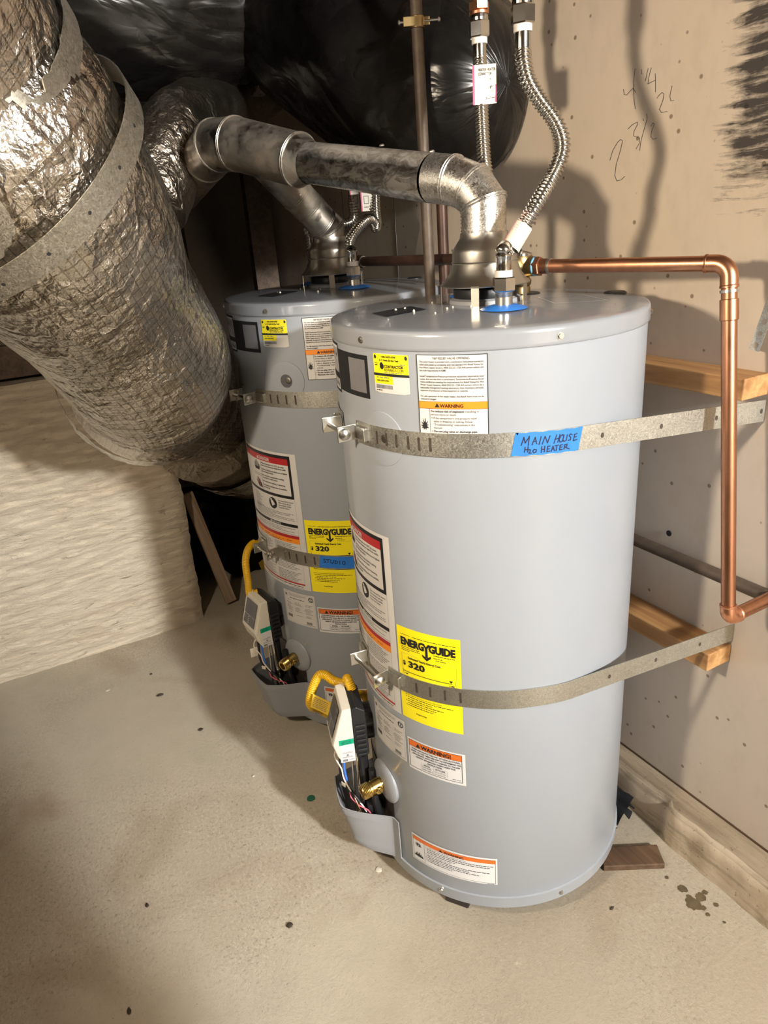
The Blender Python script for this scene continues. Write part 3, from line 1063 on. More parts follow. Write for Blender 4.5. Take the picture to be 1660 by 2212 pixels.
def lab_fire(pl):
    w, h = 0.177, 0.066
    L = Label(pl, w, h, M['white2'], 'fire_warning_label')
    k = M['ink']
    L.frame(0.003, 0.004, w - 0.003, h - 0.003, 0.0006, k)
    L.rect(0.0036, 0.0045, w - 0.0036, 0.0135, M['orange2'])
    L.warn(0.068, 0.0130, 0.0065)
    L.text('WARNING', 0.074, 0.0128, 0.0075, k, 0.040, bold=0.02)
    L.rect(0.0305, 0.0135, 0.0310, h - 0.003, k)
    y = 0.0175
    for i, (s, wd_, b) in enumerate([('To reduce the risk of death, explosion, or fire:', 0.085, 0), (None, 0.135, 1), (None, 0.130, 0), (None, 0.062, 0), ('Tighten all fasteners securely.', 0.052, 1),
                                     (None, 0.128, 1), (None, 0.092, 1), (None, 0.108, 1), (None, 0.055, 1)]):
        if b: L.disc(0.0345, y - 0.0011, 0.0007, k)
        x = 0.0335 if i == 0 else 0.0370
        if s: L.text(s, x, y, 0.0040, k, wd_)
        else: L.dashes(x, x + wd_ * 0.98, y, 0.0017, k, 60 + i)
        y += 0.0043
    L.dashes(0.158, 0.172, h - 0.0006, 0.0014, M['greyink'], 70)
    # burst and flame pictograms
    for a, r in [(200, .006), (150, .009), (110, .010), (70, .009), (30, .008), (-20, .009), (-60, .005), (-120, .006)]:
        t = radians(a)
        L.poly([(0.0165 + r * cos(t), 0.0245 - r * 0.75 * sin(t)), (0.0165 + 0.0028 * cos(t + .9), 0.0245 - 0.0028 * sin(t + .9)), (0.0165 + 0.0028 * cos(t - .9), 0.0245 - 0.0028 * sin(t - .9))], k)
    for i, (x, hh) in enumerate([(0.0085, .006), (0.0115, .011), (0.0150, .008), (0.0180, .013), (0.0215, .009), (0.0250, .006)]):
        L.poly([(x - 0.003, 0.0545), (x + 0.0032, 0.0545), (x + 0.0012, 0.0545 - hh * 0.55), (x + 0.0004, 0.0545 - hh), (x - 0.0014, 0.0545 - hh * 0.6)], k)
    return L


def lab_rate(pl):
    w, h = 0.101, 0.092
    L = Label(pl, w, h, M['white'], 'rating_plate')
    k = M['greyink']
    L.frame(0.003, 0.003, w - 0.003, h - 0.003, 0.0003, k)
    L.poly([(0.010, 0.006), (0.0113, 0.0098), (0.0150, 0.0098), (0.0122, 0.0122), (0.0135, 0.0160), (0.010, 0.0136), (0.0065, 0.0160), (0.0078, 0.0122), (0.005, 0.0098), (0.0087, 0.0098)], k)
    for i in range(3): L.dashes(0.020, 0.076, 0.0075 + 0.0026 * i, 0.0010, k, 80 + i, (1, 1, .7)[i])
    L.dashes(0.022, 0.072, 0.0200, 0.0018, M['ink'], 84)
    L.disc(0.0900, 0.0120, 0.0068, M['ink'], 1, 22, 0.0052)
    L.disc(0.0880, 0.0120, 0.0035, M['ink'], 1, 16, 0.0024)
    L.rect(0.0905, 0.0085, 0.0918, 0.0158, M['ink'], 1)
    L.rect(0.0905, 0.0085, 0.0945, 0.0097, M['ink'], 1)
    L.rect(0.0905, 0.0148, 0.0945, 0.0158, M['ink'], 1)
    r = random.Random(5)
    for i in range(12):
        v = 0.0265 + i * 0.0036
        for a, b in ((0.008, 0.030), (0.036, 0.060), (0.066, 0.094)):
            if r.random() < 0.72: L.dashes(a + r.uniform(0, 0.006), b - r.uniform(0, 0.008), v, 0.0013, k, 90 + i)
        if i % 3 == 2: L.rect(0.006, v + 0.0009, 0.095, v + 0.0011, k)
    for x0, x1, v0, v1 in ((0.008, 0.024, 0.068, 0.076), (0.070, 0.086, 0.078, 0.085)):
        u = x0
        while u < x1:
            a = r.choice((0.0004, 0.0008))
            L.rect(u, v0, u + a, v1, M['ink'])
            u += a + r.choice((0.0005, 0.0008))
    L.dashes(0.064, 0.095, 0.0875, 0.0010, k, 120)
    return L


def lab_danger(pl, w=0.218):
    h = 0.352
    L = Label(pl, w, h, M['white'], 'danger_label')
    k, g = M['ink'], M['greyink']
    e = w - 0.016                 # right edge of the framed part
    L.rect(0.006, 0.006, e, 0.0135, k)
    L.rect(e - 0.0070, 0.006, e, 0.112, k)
    L.rect(0.006, 0.1050, e, 0.112, k)
    L.rect(0.006, 0.0135, e - 0.007, 0.0290, M['red'])
    L.warn(w - 0.130, 0.0262, 0.0085, M['white'])
    L.text('DANGER', w - 0.123, 0.0262, 0.0120, M['white'], 0.042, bold=0.02)
    L.rect(w - 0.1215, 0.0290, w - 0.1208, 0.105, k)
    y = 0.0365
    for s, wd_ in [('Water temperature over 125°F can cause', 0.082), ('severe burns instantly or death from scalds.', 0.088), (None, 0), ('Children, disabled and elderly are at highest', 0.090), ('risk of being scalded.', 0.045), (None, 0),
                   ('See instruction manual before setting', 0.078), ('temperature at water heater.', 0.058), (None, 0), ('Feel water before bathing or showering.', 0.080), (None, 0), ('Temperature limiting valves are available,', 0.084), ('see manual.', 0.026)]:
        if s: L.text(s, w - 0.118, y, 0.0058, k, wd_, bold=0.01)
        y += 0.0058 if s else 0.0036
    # tap and hand pictograms
    hx = w - 0.142
    for dx, hh in ((-0.010, .012), (-0.004, .018), (0.002, .020), (0.008, .016), (0.013, .011)):
        L.poly([(hx + dx - 0.0016, 0.052), (hx + dx + 0.0016, 0.052), (hx + dx + 0.0010, 0.052 - hh), (hx + dx - 0.0010, 0.052 - hh)], k)
    L.rect(hx - 0.010, 0.049, hx + 0.012, 0.056, k)
    L.rect(hx - 0.018, 0.0655, w - 0.122, 0.0662, k)
    L.rect(hx - 0.018, 0.0695, w - 0.122, 0.0702, k)
    for i, (dx, hh) in enumerate(((-0.012, .016), (-0.006, .022), (0.000, .024), (0.006, .020), (0.012, .012))):
        L.poly([(hx + dx * 0.5 + 0.006, 0.100), (hx + dx * 0.5 + 0.012, 0.100), (hx + dx + 0.001, 0.100 - hh), (hx + dx - 0.0015, 0.100 - hh)], M['red'] if i == 2 else k)
    # lower information panels
    L.rect(e - 0.0003, 0.112, e, h - 0.010, g)
    for i in range(9): L.dashes(w - 0.178, w - 0.128, 0.1200 + i * 0.0044, 0.0016, g, 130 + i, 0.5 + 0.5 * ((i * 7) % 5) / 5)
    L.disc(w - 0.089, 0.1315, 0.0145, k, 1, 24)
    L.poly([(w - 0.097, 0.128), (w - 0.088, 0.124), (w - 0.081, 0.134), (w - 0.092, 0.140)], M['white'], 2)
    L.disc(w - 0.094, 0.1235, 0.0033, M['white'], 2, 12)
    for i, s in enumerate(['See manual for more', 'information about', 'preventing scalds', 'from hot water.']):
        L.text(s, w - 0.068, 0.1225 + i * 0.0058, 0.0054, k, (0.048, 0.040, 0.039, 0.034)[i])
    for i in range(6): L.dashes(w - 0.178, e - 0.004, 0.1525 + i * 0.0040, 0.0016, g, 150 + i, (0.97, 0.9, 0.6, 0.97, 0.98, 0.5)[i])
    L.rect(0.006, 0.1775, e, 0.1850, k)
    L.text('IMPORTANTE', w - 0.110, 0.1838, 0.0072, M['white'], 0.040, bold=0.02)
    for i in range(3): L.dashes(w - 0.178, e - 0.004, 0.1905 + i * 0.0042, 0.0015, g, 160 + i, (0.98, 0.7, 0.95)[i])
    L.rect(0.006, 0.2040, e, 0.2045, k)
    L.rect(0.006, 0.2070, e, 0.2150, M['red'])
    L.rect(0.006, 0.2150, e, 0.2280, M['orange'])
    L.dashes(w - 0.170, e - 0.020, 0.2225, 0.0022, M['ink'], 170)
    L.dashes(w - 0.170, e - 0.060, 0.2265, 0.0020, M['ink'], 171)
    for i in range(25):
        v = 0.2335 + i * 0.0042
        if i in (8, 17): 
            continue
        L.dashes(w - 0.186, w - 0.110, v, 0.0017, g, 180 + i, 0.7 + 0.3 * ((i * 3) % 7) / 7)
        L.dashes(w - 0.104, e - 0.004, v, 0.0017, g, 220 + i, 0.72 + 0.28 * ((i * 5) % 7) / 7)
    L.rect(0.006, 0.3360, e, 0.3400, M['red'])
    L.dashes(w - 0.170, e - 0.006, 0.3455, 0.0019, M['ink'], 300)
    L.dashes(w - 0.060, e - 0.004, 0.3500, 0.0012, g, 301)
    return L


def lab_brand(pl):
    L = Label(pl, 0.200, 0.066, M['ink'], 'brand_plate')
    L.rect(0.146, 0.007, 0.1935, 0.058, M['mirrorpanel'])
    return L


def lab_spec(pl):
    L = Label(pl, 0.080, 0.080, M['white'], 'spec_label')
    L.frame(0.0, 0.0, 0.080, 0.080, 0.004, M['ink'])
    L.rect(0.0, 0.048, 0.080, 0.058, M['ink'])
    L.dashes(0.010, 0.070, 0.022, 0.005, M['greyink'], 5)
    L.dashes(0.010, 0.070, 0.070, 0.005, M['greyink'], 6)
    return L


def make_heater(c, dth, up, label, n):
    """c: axis on the floor. dth: how far the tank is turned; up: angles of the upper stickers"""
    H = empty('water_heater', (c[0], c[1], 0))
    tag(H, label, 'water heater', 'tank water heaters')
    MB().lathe([(0.15, 0.055), (RB - 0.004, 0.055), (RB, 0.062), (RB, 0.5), (RB, 1.104), (RB - 0.01, 1.106)], n=128).build('jacket', M['jacket'], H, True)
    MB().lathe([(RB - 0.03, ZB + 0.004), (RL - 0.004, ZB), (RL - 0.0008, ZB + 0.001), (RL, ZB + 0.004), (RL, ZB + 0.024), (RB + 0.0035, ZB + 0.027), (RB - 0.001, ZB + 0.028)],
               n=128).build('base_ring', M['jacket'], H, True)
    pr = [(RB - 0.001, 1.1020), (RB + 0.0018, 1.1015), (RL + 0.0006, 1.1035), (RL, 1.1065), (RL, 1.1205), (RL - 0.0006, 1.1245), (RL - 0.0025, 1.1275), (RL - 0.006, ZT)]
    for k in range(1, 13):
        r = 0.2565 * (1 - k / 12.0) + 0.0005
        pr.append((r, dome(r, 0)))
    MB().lathe(pr, n=128).build('top_lid', M['lid'], H, True, sharp=50)
    for a in (95, 215, 335):
        MB().box(pol(a + dth, 0.225, 0.0225), (0.035, 0.05, 0.045), Matrix.Rotation(radians(a + dth), 3, 'Z'), 0.004).build('foot', M['darkdoor'], H)
    for a in (-171, -104, -49, 140, 70, 10):
        mb = MB()
        hexprism(mb, pol(a + dth, RL, 1.1130), 0.0040, 0.003, pol(a + dth, 1, 0))
        mb.lathe([(0.0052, 0), (0.0052, 0.0008)], pol(a + dth, RL, 1.1130), pol(a + dth, 1, 0), 16, True)
        mb.build('lid_screw', M['zinc'], H)
    for a in (-150, -98, -50, 100):
        mb = MB()
        hexprism(mb, pol(a + dth, RL, ZB + 0.014), 0.0036, 0.003, pol(a + dth, 1, 0))
        mb.lathe([(0.0050, 0), (0.0050, 0.0008)], pol(a + dth, RL, ZB + 0.014), pol(a + dth, 1, 0), 16, True)
        mb.build('base_screw', M['zinc'], H)
    # stickers
    lab_tnp(cylplace(up['tnp'], 1.0975)).build(H, 'white sticker with an orange warning band')
    lab_yellow(cylplace(up['yel'], 1.0960)).build(H, 'small yellow and white sticker')
    lab_brand(cylplace(up['dark'] - 44.07, 1.0900)).build(H, 'black sticker with a smoke-grey window')
    lab_spec(cylplace(up['dark'] - 44.07 + 4, 1.0980)).build(H, 'white sticker with black bands')
    lab_danger(cylplace(-165.1 - 48.04 + dth, 0.7960)).build(H, 'tall white sticker with red, black and orange bands')
    lab_energy(cylplace(-164.4 + dth, 0.6355)).build(H, 'bright yellow energy cost sticker')
    lab_rate(cylplace(-186.2 + dth, 0.4300)).build(H, 'white rating plate in small print')
    lab_warn(cylplace(-162.8 + dth, 0.4015)).build(H, 'white sticker with a deep orange warning band')
    lab_fire(cylplace(-164.5 + dth, 0.1650)).build(H, 'wide low white sticker with an orange band')
    # side port with its round cover
    th = -164.6 + dth
    mb = MB()
    ex = Vector((-sin(radians(th)), cos(radians(th)), 0))
    vs, fs = [], []
    rings = [(0.0435, 0.0001), (0.0430, 0.0012), (0.039, 0.0016), (0.0150, 0.0016), (0.0145, 0.0012), (0.0140, -0.012)]
    for r, off in rings:
        for k in range(40):
            a = 2 * pi * k / 40
            u, v = r * cos(a), r * sin(a)
            t = radians(th) + u / RB
            vs.append(Vector(((RB + off) * cos(t), (RB + off) * sin(t), 0.9645 + v)))
    for i in range(len(rings) - 1):
        for k in range(40):
            fs.append([i * 40 + k, i * 40 + (k + 1) % 40, (i + 1) * 40 + (k + 1) % 40, (i + 1) * 40 + k])
    mb.add(vs, fs)
    pc = mb.build('port_cover', M['jacket'], H, True, sharp=25)
    MB().lathe([(0.0005, 0.0), (0.0142, 0.0)], pol(th, RB + 0.0008, 0.9645), pol(th, 1, 0), 28).build('port_hole', M['darkpanel'], pc)
    MB().lathe([(0.007, 0.0), (0.007, 0.002), (0.004, 0.0026)], pol(th + 1.2, RB + 0.0009, 0.966), pol(th, 1, 0), 14, True).build('port_plug', M['zinc'], pc)
    # drain valve
    th = 178.5 + dth
    d = pol(th, 1, 0)
    ax = (d + Vector((0, 0, -0.10))).normalized()
    MB().lathe([(0.0455, -0.004), (0.0455, 0.001), (0.043, 0.004), (0.030, 0.009), (0.014, 0.011), (0.012, 0.011)], pol(th, RB, 0.238), d, 40).build('drain_collar', M['apron'], H, True)
    dv = MB().lathe([(0.0115, 0.0), (0.0115, 0.006), (0.0145, 0.008), (0.0145, 0.026), (0.0128, 0.027), (0.0128, 0.029), (0.0150, 0.030), (0.0150, 0.047), (0.0138, 0.049),
                     (0.0095, 0.049), (0.0085, 0.035), (0.0005, 0.033)], pol(th, RB + 0.006, 0.238), ax, 28)
    for k in range(5):
        dv.lathe([(0.0150, 0.0), (0.0157, 0.001), (0.0150, 0.002)], pol(th, RB + 0.006, 0.238) + ax * (0.032 + 0.003 * k), ax, 28)
    dvo = dv.build('drain_valve', M['brass'], H, True)
    side = ax.cross(Vector((0, 0, 1))).normalized()
    if side.dot(pol(th + 80, 1, 0)) < 0: side = -side
    b0 = pol(th, RB + 0.006, 0.238) + ax * 0.017
    MB().lathe([(0.0075, 0.010), (0.0075, 0.0175), (0.0065, 0.0185), (0.0005, 0.0185)], b0, side, 20).build('valve_stem', M['brass'], dvo, True)
    MB().box(b0 + side * 0.0187, (0.0015, 0.010, 0.0015), None).build('stem_slot', M['ink'], dvo)
    # burner access: dark door behind a moulded cover
    fr = 163 + dth
    vs, fs = [], []
    for i in range(21):
        t = fr - 22 + 43 * i / 20
        for z in (0.062, 0.262): vs.append(pol(t, RB + 0.0012, z))
    for i in range(20): fs.append([2 * i, 2 * i + 1, 2 * i + 3, 2 * i + 2])
    MB().add(vs, fs).build('burner_door', M['darkdoor'], H, True)
    # inner dark pipes and burner manifold
    mb = MB()
    mb.tube([pol(fr + 9, RB + 0.016, 0.250), pol(fr + 11, RB + 0.018, 0.18), pol(fr + 15, RB + 0.010, 0.09)], 0.008, 10)
    mb.tube([pol(fr + 4, RB + 0.028, 0.275), pol(fr + 4, RB + 0.03, 0.10)], 0.012, 12)
    mb.box(pol(fr + 8, RB + 0.018, 0.150), (0.03, 0.03, 0.03), Matrix.Rotation(radians(fr), 3, 'Z'), 0.003)
    mb.build('burner_manifold', M['blackplastic'], H, True)
    mb = MB()
    mb.tube([pol(fr + 7, RB + 0.03, 0.200), pol(fr + 13, RB + 0.02, 0.200)], 0.003, 8)
    mb.build('manifold_bolt', M['brass'], H)

    def shell(off):
        vs = []
        N, Z = 64, 16
        for i in range(N + 1):
            t = -24.6 + 49.2 * i / N
            a = abs(t)
            if a > 20.6: p = 0.0
            elif a > 7.0:
                s = (20.6 - a) / 13.6
                p = 0.55 * s + 0.45 * s * s * (3 - 2 * s)
            else: p = 1.0
            zt = 0.172 + (0.004 if p > 0.99 else 0.0) - 0.010 * (1 - p)
            for j in range(Z + 1):
                f = j / Z
                z = 0.055 + (zt - 0.055) * f
                q = p * (0.056 + 0.028 * f)
                # pressed beads near the top and bottom of the bulge
                q += p * 0.0045 * (math.exp(-((f - 0.86) / 0.035) ** 2) + math.exp(-((f - 0.17) / 0.035) ** 2)) - 0.004 * p * (1 if f < 0.03 else 0)
                vs.append(pol(fr + t, RB + 0.0035 + q + off, z))
        return vs, N, Z
    vs, N, Z = shell(0)
    vi, _, _ = shell(-0.0025)
    nb = len(vs)
    fs = []
    for i in range(N):
        for j in range(Z):
            a = i * (Z + 1) + j
            fs.append([a, a + 1, a + Z + 2, a + Z + 1])
            fs.append([nb + a, nb + a + Z + 1, nb + a + Z + 2, nb + a + 1])
        a = i * (Z + 1)
        fs.append([a, a + Z + 1, nb + a + Z + 1, nb + a])
        a += Z
        fs.append([a, a + Z + 1, nb + a + Z + 1, nb + a])
    for a0 in (0, N * (Z + 1)):
        for j in range(Z): fs.append([a0 + j, a0 + j + 1, nb + a0 + j + 1, nb + a0 + j])
    MB().add(vs + vi, fs).build('burner_cover', M['apron'], H, True, sharp=50)
    # gas control valve: er out from the tank, et along the jacket towards the viewer
    er, et, ez = pol(fr, 1, 0), pol(fr + 90, 1, 0), Vector((0, 0, 1))
    o = Vector((0, 0, 0))
    mb = MB()
    mb.prism([(0.274, 0.290), (0.300, 0.284), (0.303, 0.402), (0.292, 0.407), (0.276, 0.396)], o - et * 0.044, er, ez, et, 0.088)
    mb.lathe([(0.026, 0), (0.026, 0.03)], pol(fr, 0.252, 0.352), er, 24, True)
    mb.lathe([(0.018, 0), (0.018, 0.02)], pol(fr, 0.256, 0.315), er, 20, True)
    gv = mb.build('gas_valve', M['blackplastic'], H, bevel=0.002)
    for k in range(7):
        z = 0.294 + k * 0.0115
        MB().box(pol(fr, 0.288, z) + et * 0.0455, (0.020, 0.005, 0.006), Matrix.Rotation(radians(fr), 3, 'Z'), 0.0015).build('dial_rib', M['blackplastic'], gv)
    prof = [(0.303, 0.280), (0.330, 0.280), (0.339, 0.296), (0.347, 0.325), (0.321, 0.405), (0.303, 0.407)]
    mb = MB()
    cx, cz = 0.318, 0.345
    lay = [(-0.044, 0.86), (-0.040, 0.97), (-0.036, 1.0), (0.036, 1.0), (0.040, 0.98), (0.044, 0.90)]
    vs = []
    for t, q in lay:
        for r, z in prof:
            rr = r if r < 0.304 else cx + (r - cx) * q
            vs.append(er * rr + et * t + ez * (cz + (z - cz) * (0.97 + 0.03 * q)))
    n_ = len(prof)
    fs = [list(range(n_)), [5 * n_ + k for k in range(n_)]]
    for i in range(5):
        for k in range(n_): fs.append([i * n_ + k, i * n_ + (k + 1) % n_, (i + 1) * n_ + (k + 1) % n_, (i + 1) * n_ + k])
    mb.add(vs, fs)
    mb.build('valve_cover', M['cream'], gv, bevel=0.0015)
    sd = lambda r, z, off=0.0: er * r + et * (0.0440 + off) + ez * z
    mb = MB()
    sa, sb = er * 0.347 + ez * 0.325, er * 0.321 + ez * 0.405           # foot and head of the sloping face
    sn = (er * 0.080 + ez * 0.026).normalized()
    fp_ = lambda a, b, off: sa.lerp(sb, b) + et * a + sn * off
    mb.add([fp_(-0.030, 0.12, .0022), fp_(0.032, 0.12, .0022), fp_(0.032, 0.90, .0022), fp_(-0.030, 0.90, .0022)], [[0, 1, 2, 3]])
    mb.build('display_panel', M['darkpanel'], gv)
    mb = MB()
    for k in range(8):
        b = 0.46 + k * 0.05
        mb.add([fp_(-0.026, b, .0027), fp_(0.010 + 0.018 * (k % 3) / 2, b, .0027), fp_(0.010 + 0.018 * (k % 3) / 2, b + .022, .0027), fp_(-0.026, b + .022, .0027)], [[0, 1, 2, 3]])
    tag(mb.build('panel_print', M['greyink'], gv), kind='stuff')
    mb = MB()
    for k in range(4):
        mb.add([fp_(-0.006, 0.18 + k * .06, .0027), fp_(0.0, 0.18 + k * .06, .0027), fp_(0.0, 0.205 + k * .06, .0027), fp_(-0.006, 0.205 + k * .06, .0027)], [[0, 1, 2, 3]])
    mb.add([fp_(-0.030, 0.42, .0027), fp_(0.032, 0.42, .0027), fp_(0.032, 0.432, .0027), fp_(-0.030, 0.432, .0027)], [[0, 1, 2, 3]])
    tag(mb.build('indicator_marks', M['white'], gv), kind='stuff')
    SL = Label(flatplace(sd(0.3330, 0.3365, 0.0), -er, -ez, et), 0.0295, 0.0545, M['white2'], 'side_sticker')
    SL.rect(0, 0, 0.0295, 0.0125, M['green'])
    for k in range(3): SL.dashes(0.005, 0.024, 0.0045 + k * 0.0028, 0.0014, M['ink'], 40 + k)
    for v in (0.0315, 0.0335, 0.042, 0.044): SL.dashes(0.004, 0.025, v, 0.0009, M['greyink'], 45)
    SL.disc(0.0145, 0.0380, 0.0020, M['ink'], 1, 14, 0.0010)
    for k in range(8): SL.rect(0.004 + k * 0.0013, 0.0475, 0.0047 + k * 0.0013, 0.0530, M['ink'])
    SL.dashes(0.0165, 0.0270, 0.0500, 0.0012, M['greyink'], 46)
    SL.build(gv, 'white sticker with a green top band', pparent=gv)
    MB().lathe([(0.012, 0), (0.012, 0.012), (0.010, 0.014)], er * 0.322 - et * 0.044 + ez * 0.345, -et, 20, True).build('valve_button', M['blackplastic'], gv)
    # wires and tubes between valve and burner
    def wire(name, pts, r, mat, lab=None, corr=0):
        P = spline([er * a + et * b + ez * z for a, b, z in pts], 0.0016 if corr else 0.006)
        rr = r if not corr else (lambda i, s: r * (1 + 0.22 * cos(2 * pi * s / corr)))
        w = MB().tube(P, rr, 8).build(name, M[mat], H, True, sharp=180)
        if lab: w['label'] = lab
    wire('pilot_tube', [(0.300, 0.030, 0.288), (0.300, 0.036, 0.245), (0.302, 0.046, 0.205), (0.297, 0.040, 0.19), (0.298, 0.042, 0.14)], 0.0034, 'chrome', 'silver corrugated tube', 0.0034)
    wire('thin_tube', [(0.308, 0.022, 0.288), (0.310, 0.024, 0.22), (0.312, 0.022, 0.13)], 0.0022, 'zinc')
    wire('white_wire', [(0.330, 0.000, 0.290), (0.342, 0.006, 0.272), (0.332, 0.020, 0.245), (0.330, 0.026, 0.225), (0.316, 0.044, 0.195), (0.300, 0.056, 0.172), (0.288, 0.060, 0.14)], 0.0018, 'wirewhite')
    wire('pink_wire', [(0.333, 0.004, 0.255), (0.331, 0.020, 0.232), (0.322, 0.036, 0.198), (0.321, 0.040, 0.186), (0.306, 0.056, 0.174), (0.292, 0.062, 0.166), (0.280, 0.064, 0.140)], 0.0014, 'wirepink')
    wire('red_wire', [(0.318, 0.040, 0.200), (0.310, 0.056, 0.178), (0.303, 0.062, 0.150)], 0.0014, 'copperbright')
    wire('black_cable', [(0.330, 0.010, 0.284), (0.334, 0.016, 0.235), (0.326, 0.030, 0.210), (0.310, 0.048, 0.188), (0.288, 0.060, 0.145)], 0.0036, 'blackplastic')
    wire('blue_wire', [(0.324, 0.014, 0.284), (0.326, 0.020, 0.240), (0.324, 0.027, 0.218)], 0.0026, 'wireblue', 'short blue wire')
    MB().box(er * 0.330 + et * 0.026 + ez * 0.212, (0.008, 0.012, 0.009), Matrix.Rotation(radians(fr + 30), 3, 'Z'), 0.001).build('wire_connector', M['paper'], H)
    if n == 2:
        MB().box(er * 0.346 + et * 0.012 + ez * 0.258, (0.020, 0.0006, 0.026), Matrix.Rotation(radians(fr - 5), 3, 'Z')).build('paper_tag', M['paper'], H)
    # top fittings
    rt = lambda x, y: (x * cos(radians(dth)) - y * sin(radians(dth)), x * sin(radians(dth)) + y * cos(radians(dth)))
    H['nips'] = 1
    for x, y in ((-0.041, -0.103), (0.041, 0.103)):
        x, y = rt(x, y)
        z = dome(x, y)
        MB().lathe([(0.013, 0.0065), (0.020, 0.006), (0.034, 0.002), (0.0365, 0.0008), (0.034, 0.0)], (x, y, z), None, 36).build('thread_washer', M['blue'], H, True)['label'] = 'blue plastic washer around a nipple'
        mb = MB()
        pr = [(0.0133, 0.0), (0.0133, 0.018)]
        for k in range(5): pr += [(0.0133, 0.018 + k * 0.003), (0.0125, 0.0195 + k * 0.003)]
        mb.lathe(pr + [(0.0120, 0.036)], (x, y, z), None, 28, False)
        mb.build('pipe_nipple', M['zinc'], H, True)
    MB().lathe([(0.060, 0.0), (0.059, 0.006), (0.052, 0.009)], (0, 0, dome(0, 0) - 0.001), None, 40).build('flue_base', M['apron'], H, True)
    MB().lathe([(0.0515, 0.006), (0.0525, 0.008), (0.0525, 0.020), (0.0515, 0.0225), (0.0465, 0.0225), (0.0455, 0.018), (0.0455, -0.01), (0.0005, -0.01)], (0, 0, dome(0, 0)), None, 40).build('flue_collar', M['blackplastic'], H, True)
    # relief valve
    x, y = rt(0.103, 0.036)
    z = dome(x, y)
    od = (Vector((0.22, -0.292, 0)) - Vector((0.103, 0.036, 0))).normalized() if n == 1 else Vector((0.10, -0.99, 0)).normalized()
    MB().lathe([(0.036, 0.0), (0.034, 0.0012), (0.012, 0.0015)], (x, y, z), None, 30).build('valve_gasket', M['blackplastic'], H, True)
    rv = MB().lathe([(0.0185, 0.0), (0.0185, 0.010), (0.0170, 0.013), (0.0195, 0.016), (0.0205, 0.022), (0.0175, 0.027), (0.0155, 0.032), (0.0185, 0.037), (0.0225, 0.045), (0.0235, 0.056), (0.0215, 0.063), (0.0205, 0.065)],
                    (x, y, z), None, 30)
    rv.lathe([(0.0160, 0.0), (0.0165, 0.018), (0.0165, 0.030)], (x, y, z + 0.046), od, 24)
    rvo = rv.build('relief_valve', M['bronze'], H, True)
    MB().lathe([(0.0210, 0.064), (0.0200, 0.068), (0.008, 0.072), (0.0005, 0.072)], (x, y, z), None, 30).build('valve_cap', M['chrome'], rvo, True)
    sd2 = Vector((od.y, -od.x, 0))
    MB().box(Vector((x, y, z + 0.084)) - sd2 * 0.006, (0.004, 0.034, 0.030), Matrix.Rotation(atan2(od.y, od.x) + 0.5, 3, 'Z') @ Matrix.Rotation(0.5, 3, 'X'), 0.0012).build('test_lever', M['chrome'], rvo)
    # cap, vent sticker and paper slip on the lid
    x, y = rt(0.218, -0.078)
    MB().lathe([(0.0195, 0.0), (0.0195, 0.002), (0.016, 0.0042), (0.005, 0.0048), (0.0005, 0.0048)], (x, y, dome(x, y) - 0.0005), None, 30).build('anode_cap', M['blackplastic'], H, True)
    # four corners of the black sticker in lid coordinates
    q = [rt(*p) for p in ((-0.176, 0.076), (-0.186, 0.010), (-0.114, 0.004), (-0.104, 0.070))]
    MB().add([(a, b, dome(a, b) + 0.0012) for a, b in q], [[0, 1, 2, 3]]).build('vent_sticker', M['ink'], H)['label'] = 'matt black rectangular sticker on the lid'
    q = [rt(*p) for p in ((0.075, -0.045), (0.150, -0.075), (0.125, -0.155), (0.040, -0.125))]
    mb = MB()
    for s in range(4):
        (a, b), (a2, b2) = q[s], q[(s + 1) % 4]
        cx_, cy_ = sum(t[0] for t in q) / 4, sum(t[1] for t in q) / 4
        i1, i2 = (a * .97 + cx_ * .03, b * .97 + cy_ * .03), (a2 * .97 + cx_ * .03, b2 * .97 + cy_ * .03)
        mb.add([(p[0], p[1], dome(*p) + 0.001) for p in ((a, b), (a2, b2), i2, i1)], [[0, 1, 2, 3]])
    mb.build('lid_sticker_edge', M['white'], H)
    # crumbs of foam left on the lid
    r = random.Random(n)
    for k in range(9):
        x, y = (-0.16 + r.random() * 0.14, -0.08 + r.random() * 0.16)
        x, y = rt(x, y)
        s = r.uniform(0.0012, 0.0032)
        bm = bmesh.new()
        bmesh.ops.create_icosphere(bm, subdivisions=1, radius=s)
        for v in bm.verts: v.co = v.co * r.uniform(0.7, 1.2) + Vector((x, y, dome(x, y) + s * 0.5))
        mb = MB()
        mb.bm(bm)
        mb.build('foam_crumb', M['chip'], H)
    return H


C1, C2 = (0.0, 0.0), (0.014, 0.62)
heater1 = make_heater(C1, 0.0, dict(tnp=-148.6, yel=-166.0, dark=-169.2), 'nearer grey tank water heater whose strap carries the main house tape', 1)
heater2 = make_heater(C2, 21.6, dict(tnp=-131.5, yel=-153.8, dark=-156.4), 'farther grey tank water heater whose strap carries the studio tape', 2)


